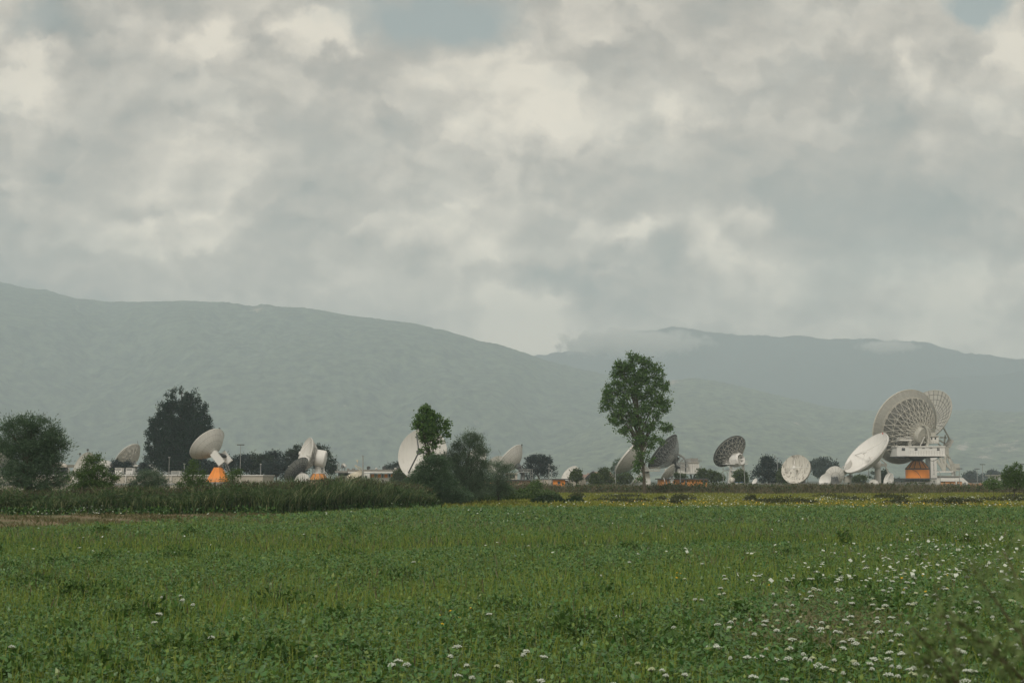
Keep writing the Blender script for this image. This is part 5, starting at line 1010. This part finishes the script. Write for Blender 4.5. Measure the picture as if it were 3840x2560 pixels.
o = np_obj('scrub_leaves', rand_leaves(rg, np.stack([x, y, rg.random(n) ** 1.1 * (1.6 + .5 * patchy(x, y, .3, 22))], 1), .2 + .3 * rg.random(n), .5, .3), quads(n), leafmat('scrub_leaf', [(0.031, 0.063, 0.025), (0.049, 0.090, 0.034), (0.084, 0.112, 0.042), (0.126, 0.120, 0.063)])); tag(o, 'leafy green clumps growing through the scrub bank', 'scrub', kind='stuff')
# darker weed clumps in the meadow
thicket('meadow_weed_clumps', [(rg.integers(2150, 3840), rg.integers(1872, 1898), rg.integers(25, 80), .45 + .4 * rg.random(), .035) for _ in range(30)], 20000, .2, leafmat('meadow_weed_leaf', [(.05, .07, .025), (.07, .085, .035), (.09, .095, .045), (.04, .06, .022)]), 'darker weed clumps scattered over the yellow meadow', 'weeds')

#@@FLOWERS
GREENUMB = mat('half_open_umbel', (.42, .47, .30), .7, (.32, .37, .21), 30)
W_UMB = mat('white_umbel_petal', (.64, .70, .62), .7, (.48, .53, .44), 30, trans=.15)
STEMM = mat('green_stem', (.06, .09, .03), .7)
YELP = mat('yellow_petal', (.75, .48, .02), .6)
def umbel_mesh(seed, R0=.05):
    r = random.Random(seed); mb = MB(); st = MB(); h = .5
    st.tube([(0, 0, 0), (r.uniform(-.02, .02), r.uniform(-.02, .02), h * .6), (0, 0, h)], [.004, .0035, .003], 5)
    for i in range(16):
        a = i * 2.399; rr = R0 * math.sqrt((i + .5) / 16); z = h + .045 - .016 * (rr / R0) ** 2 + r.uniform(-.006, .006); c = Vector((rr * math.cos(a), rr * math.sin(a), z)); s = .012 * r.uniform(.7, 1.3)
        vs = [c + Vector((s * math.cos(t * 1.047 + i), s * math.sin(t * 1.047 + i), -.004)) for t in range(6)] + [c + Vector((0, 0, .006)), c - Vector((0, 0, .012))]
        mb.add(vs, [(t, (t + 1) % 6, 6) for t in range(6)] + [((t + 1) % 6, t, 7) for t in range(6)]); st.bar((0, 0, h), c - Vector((0, 0, .01)), .0016, 3)
    return mb, st
umb = []
for s in range(5):
    a, b = umbel_mesh(s, (.05, .042, .06, .035, .055)[s]); e = empty('white_wildflower', (0, 0, 0), 'pale lacy flat topped wildflower standing in the near field weeds', 'wildflower', 'white wildflowers in the near field')
    h = a.build('flower_head', GREENUMB if s == 3 else W_UMB, e); st = b.build('stem', STEMM, e); umb.append((e, h, st))
rf = random.Random(17)
def flower_px():
    while True:
        u = rf.random()
        if u < .58: px, py = 2450 + 1390 * rf.random() ** .75, 2150 + 410 * rf.random()
        elif u < .72: px, py = rf.gauss(3350, 230), rf.gauss(2170, 50)
        elif u < .79: px, py = rf.uniform(1300, 2700), rf.uniform(2440, 2580)
        elif u < .86: px, py = rf.gauss(3600, 170), rf.uniform(2060, 2300)
        elif u < .895: cx, cy = rf.choice([(530, 2370), (780, 2390), (640, 2260), (430, 2420), (2350, 2330), (1780, 2290), (2300, 2180)]); px, py = rf.gauss(cx, 60), rf.gauss(cy, 18)
        else: px, py = rf.uniform(0, 3840) if u > .97 else 2300 + 1540 * rf.random() ** .7, rf.uniform(2100, 2500)
        if 20 < px < 3900 and 2030 < py < 2590: return px, py
spots = sorted([flower_px() for _ in range(300)], key=lambda p: -p[1])
for i, (px, py) in enumerate(spots):
    v = i % 5; c = on_z(px, py, .46 + rf.uniform(-.07, .10)); zoff = c.z - .54
    if i < 5: e = umb[i][0]
    else:
        e0, h0, s0 = umb[v]; e = e0.copy(); sc.collection.objects.link(e)
        for ch in (h0, s0):
            c2 = ch.copy(); sc.collection.objects.link(c2); c2.parent = e
    s = rf.uniform(.4, .88); e.location = (c.x, c.y, max(c.z - .545 * 1.0, -.05)); e.scale = (s, s, 1.0); e.rotation_euler = (rf.gauss(0, .09), rf.gauss(0, .09), rf.uniform(0, 6.28))
def specks(name, n, fn, size, m, label, z0=.36, z1=.5):
    Pp = np.array([list(on_z(*fn(), rf.uniform(z0, z1))) for _ in range(n)]); sz = size * (.6 + .8 * rg.random(n)); A = unit(np.stack([rg.normal(size=n), rg.normal(size=n), rg.normal(0, .25, n)], 1)); S = unit(np.cross(A, np.array([0, 0, 1.]) + rg.normal(size=(n, 3)) * .25))
    o = np_obj(name, leaf_quads(Pp - A * sz[:, None] * .5, A, S, sz, 1.0, .08), quads(n), m); return tag(o, label, 'wildflowers', kind='stuff')
def far_px():
    u = rf.random()
    if u < .5: return 2700 + 1180 * rf.random() ** .6, 2010 + 165 * rf.random() ** .9
    if u < .8: return rf.gauss(3650, 180), rf.uniform(1950, 2160)
    return rf.uniform(100, 3840), rf.uniform(1925, 2080)
specks('distant_white_flowers', 650, far_px, .085, W_UMB, 'small white flower heads farther back in the near field')
specks('meadow_white_flowers', 2600, lambda: (2020 + 1850 * rf.random() ** .9, rf.choice([rf.uniform(1851, 1872), rf.uniform(1860, 1900)])), .13, W_UMB, 'tiny white flowers dotted over the yellow meadow', .3, .45)
specks('reed_foot_white_flowers', 300, lambda: (rf.choice([rf.uniform(0, 500), rf.gauss(340, 60), rf.uniform(0, 1650), rf.uniform(1700, 2050)]), rf.uniform(1880, 1925)), .1, W_UMB, 'white flowers along the foot of the reeds', .2, .7)
def ypx():
    c = rf.choice([(2580, 1878), (2830, 1880), (3050, 1878), (3200, 1882), (3450, 1880), (3330, 1885), (3650, 1882), (2330, 1880)]); return rf.gauss(c[0], 70), rf.gauss(c[1], 6)
specks('meadow_yellow_flowers', 800, ypx, .13, YELP, 'yellow flower drifts across the meadow', .2, .4)
ye = None
for i, (px, py) in enumerate([(3355, 2152), (3385, 2165), (3370, 2178), (3480, 2155), (3520, 2145), (3505, 2190), (3490, 2205), (3545, 2205), (3655, 2205), (2935, 2178), (1660, 2290), (1690, 2298), (1640, 2325), (1730, 2280), (1760, 2280), (2520, 2148), (2535, 2146), (245, 2015), (3560, 2026), (3580, 2025), (3630, 2048), (2572, 2140)]):
    c = on_z(px, py, .47)
    if ye is None:
        ye = empty('yellow_wildflower', (0, 0, 0), 'single small yellow flower among the near field weeds', 'wildflower', 'yellow wildflowers in the near field'); mb = MB(); st = MB(); st.tube([(0, 0, 0), (.01, 0, .25), (0, 0, .44)], [.003, .0025, .002], 4)
        for j in range(8): a = R(45 * j); mb.add([(0, 0, .45), (.014 * math.cos(a - .3), .014 * math.sin(a - .3), .455), (.03 * math.cos(a), .03 * math.sin(a), .458), (.014 * math.cos(a + .3), .014 * math.sin(a + .3), .455)], [(0, 1, 2, 3)])
        mb.lathe([(.009, .448), (.009, .46), (.004, .465)], Matrix(), 8); yh = mb.build('flower_head', YELP, ye); ys = st.build('stem', STEMM, ye); e = ye
    else:
        e = ye.copy(); sc.collection.objects.link(e)
        for ch in (yh, ys): c2 = ch.copy(); sc.collection.objects.link(c2); c2.parent = e
    e.location = (c.x, c.y, c.z - .45); e.rotation_euler = (rf.gauss(.3, .2), rf.gauss(0, .2), rf.uniform(0, 6.28))
# soft brown weeds close to the lens at the lower right
MUG = leafmat('brown_weed_leaf', [(0.118, 0.192, 0.061), (0.169, 0.242, 0.085), (0.144, 0.204, 0.073), (0.220, 0.305, 0.112)], .3)
for i, (Y, stems, lab) in enumerate(((3.6, [((3600, 2700), (3500, 2190)), ((3640, 2720), (3420, 2350)), ((3590, 2700), (3460, 2470))], 'blurred brown weed with leaning stems close to the camera, left of the two'),
                                     (3.1, [((3950, 2720), (3640, 2120)), ((3980, 2700), (3760, 2060)), ((3900, 2750), (3560, 2290)), ((3990, 2650), (3830, 2010)), ((3890, 2750), (3700, 2400))], 'blurred brown weed at the lower right frame corner close to the camera'))):
    t = T('tall_weed', Y, stems[0][0][0], lab, 'weed', 'tall weeds near the camera'); Pp = []; Aa = []
    rr = np.random.default_rng(90 + i)
    mb = t.part('stem', mat('brown_weed_stem', (.12, .11, .06), .8))
    for a, b in stems:
        A0 = t.W(*a); B0 = t.W(*b, rr.uniform(-.3, .3)); root = Vector((A0.x * .5, 0, 0)); mid = A0.lerp(B0, .5) + Vector((.02, 0, .02)); mb.tube([root, A0, mid, B0], [.006, .005, .0035, .0015], 5)
        for q in range(45):
            f = rr.random() ** .8; p = A0.lerp(mid, f * 2) if f < .5 else mid.lerp(B0, f * 2 - 1); Pp.append([p.x + rr.normal() * .012, p.y + rr.normal() * .012, p.z]); dd = (B0 - A0).normalized(); v = np.array(dd) * .7 + rr.normal(size=3) * .7; Aa.append(v)
        for q in range(9):   # side sprays
            f = .35 + .6 * q / 9; p = A0.lerp(B0, f); s = np.array([(-1) ** q * .10 * (1.2 - f), rr.normal() * .04, .07 * (1.3 - f) + .03])
            for w in range(8): fw = rr.random(); Pp.append(list(np.array(p) + s * fw + rr.normal(size=3) * .006)); Aa.append(s * 5 + rr.normal(size=3) * .6)
    Pp = np.array(Pp); Aa = unit(np.array(Aa)); S = unit(np.cross(Aa, rr.normal(size=Pp.shape))); t.done(); np_obj('foliage', leaf_quads(Pp, Aa, S, .012 + .022 * rr.random(len(Pp)), .35), quads(len(Pp)), MUG, t.e)
#@@HILLS
def forest_mat(name, c1, c2, rock, sc1, rlo=.66, rhi=.72):
    m = bpy.data.materials.new(name); m.use_nodes = True; nt = m.node_tree; L = nt.links.new; p = nt.nodes['Principled BSDF']; p.inputs['Roughness'].default_value = .95; p.inputs['Specular IOR Level'].default_value = .05
    tc = N(nt, 'ShaderNodeTexCoord'); n1 = N(nt, 'ShaderNodeTexNoise', Scale=sc1, Detail=9.0, Roughness=.72); L(tc.outputs['Object'], n1.inputs['Vector'])
    r1 = N(nt, 'ShaderNodeValToRGB'); L(n1.outputs[0], r1.inputs[0]); r1.color_ramp.elements[0].position = .36; r1.color_ramp.elements[0].color = c1 + (1,); r1.color_ramp.elements[1].position = .66; r1.color_ramp.elements[1].color = c2 + (1,)
    a = N(nt, 'ShaderNodeAttribute', attribute_name='rock'); n2 = N(nt, 'ShaderNodeTexNoise', Scale=.012, Detail=8.0, Roughness=.7); L(tc.outputs['Object'], n2.inputs['Vector'])
    ad = N(nt, 'ShaderNodeMath', operation='MULTIPLY_ADD'); L(a.outputs['Fac'], ad.inputs[0]); ad.inputs[1].default_value = .22; L(n2.outputs[0], ad.inputs[2])
    mr = N(nt, 'ShaderNodeMapRange'); L(ad.outputs[0], mr.inputs['Value']); mr.inputs['From Min'].default_value = rlo; mr.inputs['From Max'].default_value = rhi
    mx = N(nt, 'ShaderNodeMix', data_type='RGBA'); L(mr.outputs[0], mx.inputs[0]); L(r1.outputs[0], mx.inputs[6]); mx.inputs[7].default_value = rock + (1,); L(mx.outputs[2], p.inputs['Base Color'])
    return m
def hill(name, prof, foot, ridge, nx, ny, m, rough, shape=1.25, rocks=(), seed=0, px0=-900, px1=4800, back=.35, crag=0):
    xs = np.linspace(px0, px1, nx); ys = np.interp(xs, [p[0] for p in prof], [p[1] for p in prof])
    ts = np.concatenate([np.linspace(0, 1, ny), 1 + np.linspace(.08, 1, 10) * back]); V = np.empty((len(ts), nx, 3)); rock = np.zeros((len(ts), nx))
    for i, t_ in enumerate(ts):
        for j in range(nx):
            yr = ridge + 250 * math.sin(xs[j] * .0021 + seed); Y = foot + (yr - foot) * t_; d = P(xs[j], ys[j], 1.0); Hr = (d.z - CAMH) * yr + CAMH; X = d.x * Y
            if t_ <= 1: h = Hr * (1 - (1 - t_) ** shape) if shape > 1 else Hr * t_
            else: h = Hr * (1 - ((t_ - 1) / back) ** 1.5)
            env = min(t_ * 4, 1) * (min(max(1 - t_, 0) * 3, 1) * .97 + .03)
            g1 = (noise.fractal(Vector((X / 620, Y / 1500, seed)), .9, 2.1, 5) - .25 * abs(noise.noise(Vector((X / 240, Y / 700, seed + 3))))); g1 = g1 if crag else min(g1, .05); g2 = noise.noise(Vector((X / 26, Y / 30, seed + 5))) + .6 * noise.noise(Vector((X / 11, Y / 13, seed + 7)))
            rid = 0.0 if not crag else crag * (noise.fractal(Vector((X / 260, seed, 1.5)), .8, 2.2, 4)) * min(t_ * 2, 1)
            V[i, j] = (X, Y, max(h + rid + g1 * rough * env * Hr / 600 + (g2 * 5.0 if t_ > .02 else 0), -.5 + (0 if t_ > .02 else -.4)))
            hp = HOR - (V[i, j, 2] - CAMH) / Y * F
            for (rx, ry, rw, rh, am) in rocks:
                q = ((xs[j] - rx) / rw) ** 2 + ((hp - ry) / rh) ** 2
                if q < 4: rock[i, j] = max(rock[i, j], am * math.exp(-q * 1.2))
    nT = len(ts); idx = np.arange(nT * nx).reshape(nT, nx); Q = np.stack([idx[:-1, :-1], idx[:-1, 1:], idx[1:, 1:], idx[1:, :-1]], -1).reshape(-1, 4)
    o = np_obj(name, V.reshape(-1, 3), Q, m, None, True); at = o.data.attributes.new('rock', 'FLOAT', 'POINT'); at.data.foreach_set('value', rock.ravel().astype(np.float32)); return tag(o, kind='structure')
FOREST = forest_mat('hill_forest', (.008, .024, .018), (.22, .27, .17), (.42, .36, .29), .026)
FOREST2 = forest_mat('low_hill_forest', (.010, .028, .020), (.27, .32, .19), (.46, .40, .33), .028)
MOUNT = forest_mat('mountain_forest', (.014, .026, .02), (.045, .06, .04), (.3, .28, .25), .006, .75, .85)
hill('hill', [(-900, 1040), (-300, 1045), (0, 1057), (100, 1083), (170, 1088), (230, 1107), (300, 1122), (400, 1131), (560, 1133), (700, 1130), (860, 1137), (950, 1148), (985, 1139), (1050, 1150), (1200, 1160), (1300, 1180), (1400, 1195), (1560, 1215), (1700, 1250), (1800, 1280), (1860, 1290), (1950, 1318), (2050, 1350), (2150, 1375), (2250, 1398), (2350, 1425), (2500, 1455), (2700, 1500), (3000, 1580), (3400, 1700), (3900, 1790), (4800, 1799)],
     4200, 6200, 520, 120, FOREST, 120, 1.35, [(965, 1158, 40, 14, 1), (1140, 1182, 22, 8, .9), (1300, 1530, 70, 30, .35)], 1)
hill('lower_hill', [(-900, 1799), (1200, 1795), (1700, 1740), (2100, 1600), (2350, 1490), (2450, 1440), (2520, 1424), (2600, 1416), (2680, 1428), (2800, 1455), (2900, 1480), (3000, 1502), (3100, 1528), (3200, 1538), (3300, 1540), (3400, 1548), (3520, 1546), (3650, 1536), (3750, 1545), (3900, 1548), (4200, 1560), (4800, 1600)],
     3600, 5300, 480, 110, FOREST2, 110, 1.3, [(2530, 1432, 50, 12, 1), (3450, 1680, 40, 30, .8), (3700, 1690, 60, 30, .95), (3780, 1680, 60, 40, .8), (3600, 1690, 50, 50, .6), (3780, 1580, 60, 20, .5), (2980, 1590, 60, 15, .6), (2850, 1720, 40, 20, .6)], 2)
hill('mountain', [(-900, 1500), (600, 1450), (1300, 1440), (1700, 1390), (2000, 1335), (2130, 1318), (2240, 1300), (2320, 1268), (2380, 1240), (2450, 1232), (2540, 1225), (2620, 1228), (2700, 1245), (2850, 1262), (2960, 1260), (3050, 1272), (3110, 1280), (3160, 1270), (3230, 1265), (3300, 1270), (3380, 1285), (3440, 1280), (3520, 1292), (3620, 1325), (3720, 1332), (3840, 1350), (4200, 1390), (4800, 1450)],
     7000, 8500, 420, 70, MOUNT, 170, 1.2, [], 3, crag=26)
hill('mountain_spur', [(1500, 1799), (2600, 1760), (2900, 1690), (3200, 1560), (3380, 1470), (3470, 1432), (3530, 1420), (3640, 1410), (3760, 1405), (3900, 1385), (4300, 1360), (4800, 1400)],
     6300, 7500, 300, 60, MOUNT, 60, 1.2, [(3530, 1440, 25, 40, .9), (3580, 1500, 25, 50, .8)], 4, 1500, 4800, crag=18)
#@@HAZE
def low_cloud(px, py, Y, size, seed, label):
    cb = MB(); c0 = P(px, py, Y); cb.lathe([(math.cos(R(a)) if abs(a) < 90 else .02, math.sin(R(a))) for a in range(-90, 91, 15)], Matrix.Translation(c0) @ Matrix.Diagonal(tuple(size) + (1,)), 24)
    co = cb.build('low_cloud', None); cm = bpy.data.materials.new('cloud_vapour'); cm.use_nodes = True; nt = cm.node_tree; nt.nodes.clear(); L = nt.links.new
    ou = N(nt, 'ShaderNodeOutputMaterial'); cv = N(nt, 'ShaderNodeVolumePrincipled'); tc = N(nt, 'ShaderNodeTexCoord')
    mp = N(nt, 'ShaderNodeMapping'); mp.inputs['Scale'].default_value = (size[0] / size[2], size[1] / size[2], 1); mp.inputs['Location'].default_value = (seed, 0, 0); L(tc.outputs['Generated'], mp.inputs[0])
    nz = N(nt, 'ShaderNodeTexNoise', Scale=2.6, Detail=7.0, Roughness=.55); L(mp.outputs[0], nz.inputs['Vector'])
    ctr = N(nt, 'ShaderNodeVectorMath', operation='SUBTRACT'); L(tc.outputs['Generated'], ctr.inputs[0]); ctr.inputs[1].default_value = (.5, .5, .5)
    ln = N(nt, 'ShaderNodeVectorMath', operation='LENGTH'); L(ctr.outputs[0], ln.inputs[0])
    fa = N(nt, 'ShaderNodeMath', operation='MULTIPLY_ADD'); L(ln.outputs['Value'], fa.inputs[0]); fa.inputs[1].default_value = -1.0; L(nz.outputs[0], fa.inputs[2])
    mr = N(nt, 'ShaderNodeMapRange'); L(fa.outputs[0], mr.inputs['Value']); mr.inputs['From Min'].default_value = .10; mr.inputs['From Max'].default_value = .30; mr.inputs['To Max'].default_value = .03
    L(mr.outputs[0], cv.inputs['Density']); cv.inputs['Density Attribute'].default_value = ''; cv.inputs['Color'].default_value = (1, .99, .97, 1); L(cv.outputs[0], ou.inputs['Volume']); co.data.materials.append(cm); tag(co, label, 'cloud', kind='stuff')
low_cloud(2365, 1288, 7700, (490, 260, 92), 0, 'long low white cloud covering the left end of the far mountain')
low_cloud(3330, 1300, 7700, (200, 120, 45), 3.7, 'small torn cloud wisp on the far mountain above the giant dish')
hz = MB(); hz.box((-9200, -500, -3.0), (9200, 9300, 1080)); ho = hz.build('haze', None)
hm = bpy.data.materials.new('haze_air'); hm.use_nodes = True; nt = hm.node_tree; nt.nodes.clear(); ou = N(nt, 'ShaderNodeOutputMaterial'); pv = N(nt, 'ShaderNodeVolumePrincipled')
pv.inputs['Color'].default_value = (.77, .905, 1.0, 1); pv.inputs['Density'].default_value = 2.35e-4; pv.inputs['Density Attribute'].default_value = ''; pv.inputs['Anisotropy'].default_value = 0.0
nt.links.new(pv.outputs[0], ou.inputs['Volume']); ho.data.materials.append(hm); tag(ho, 'pale haze filling the valley', 'haze', kind='stuff')
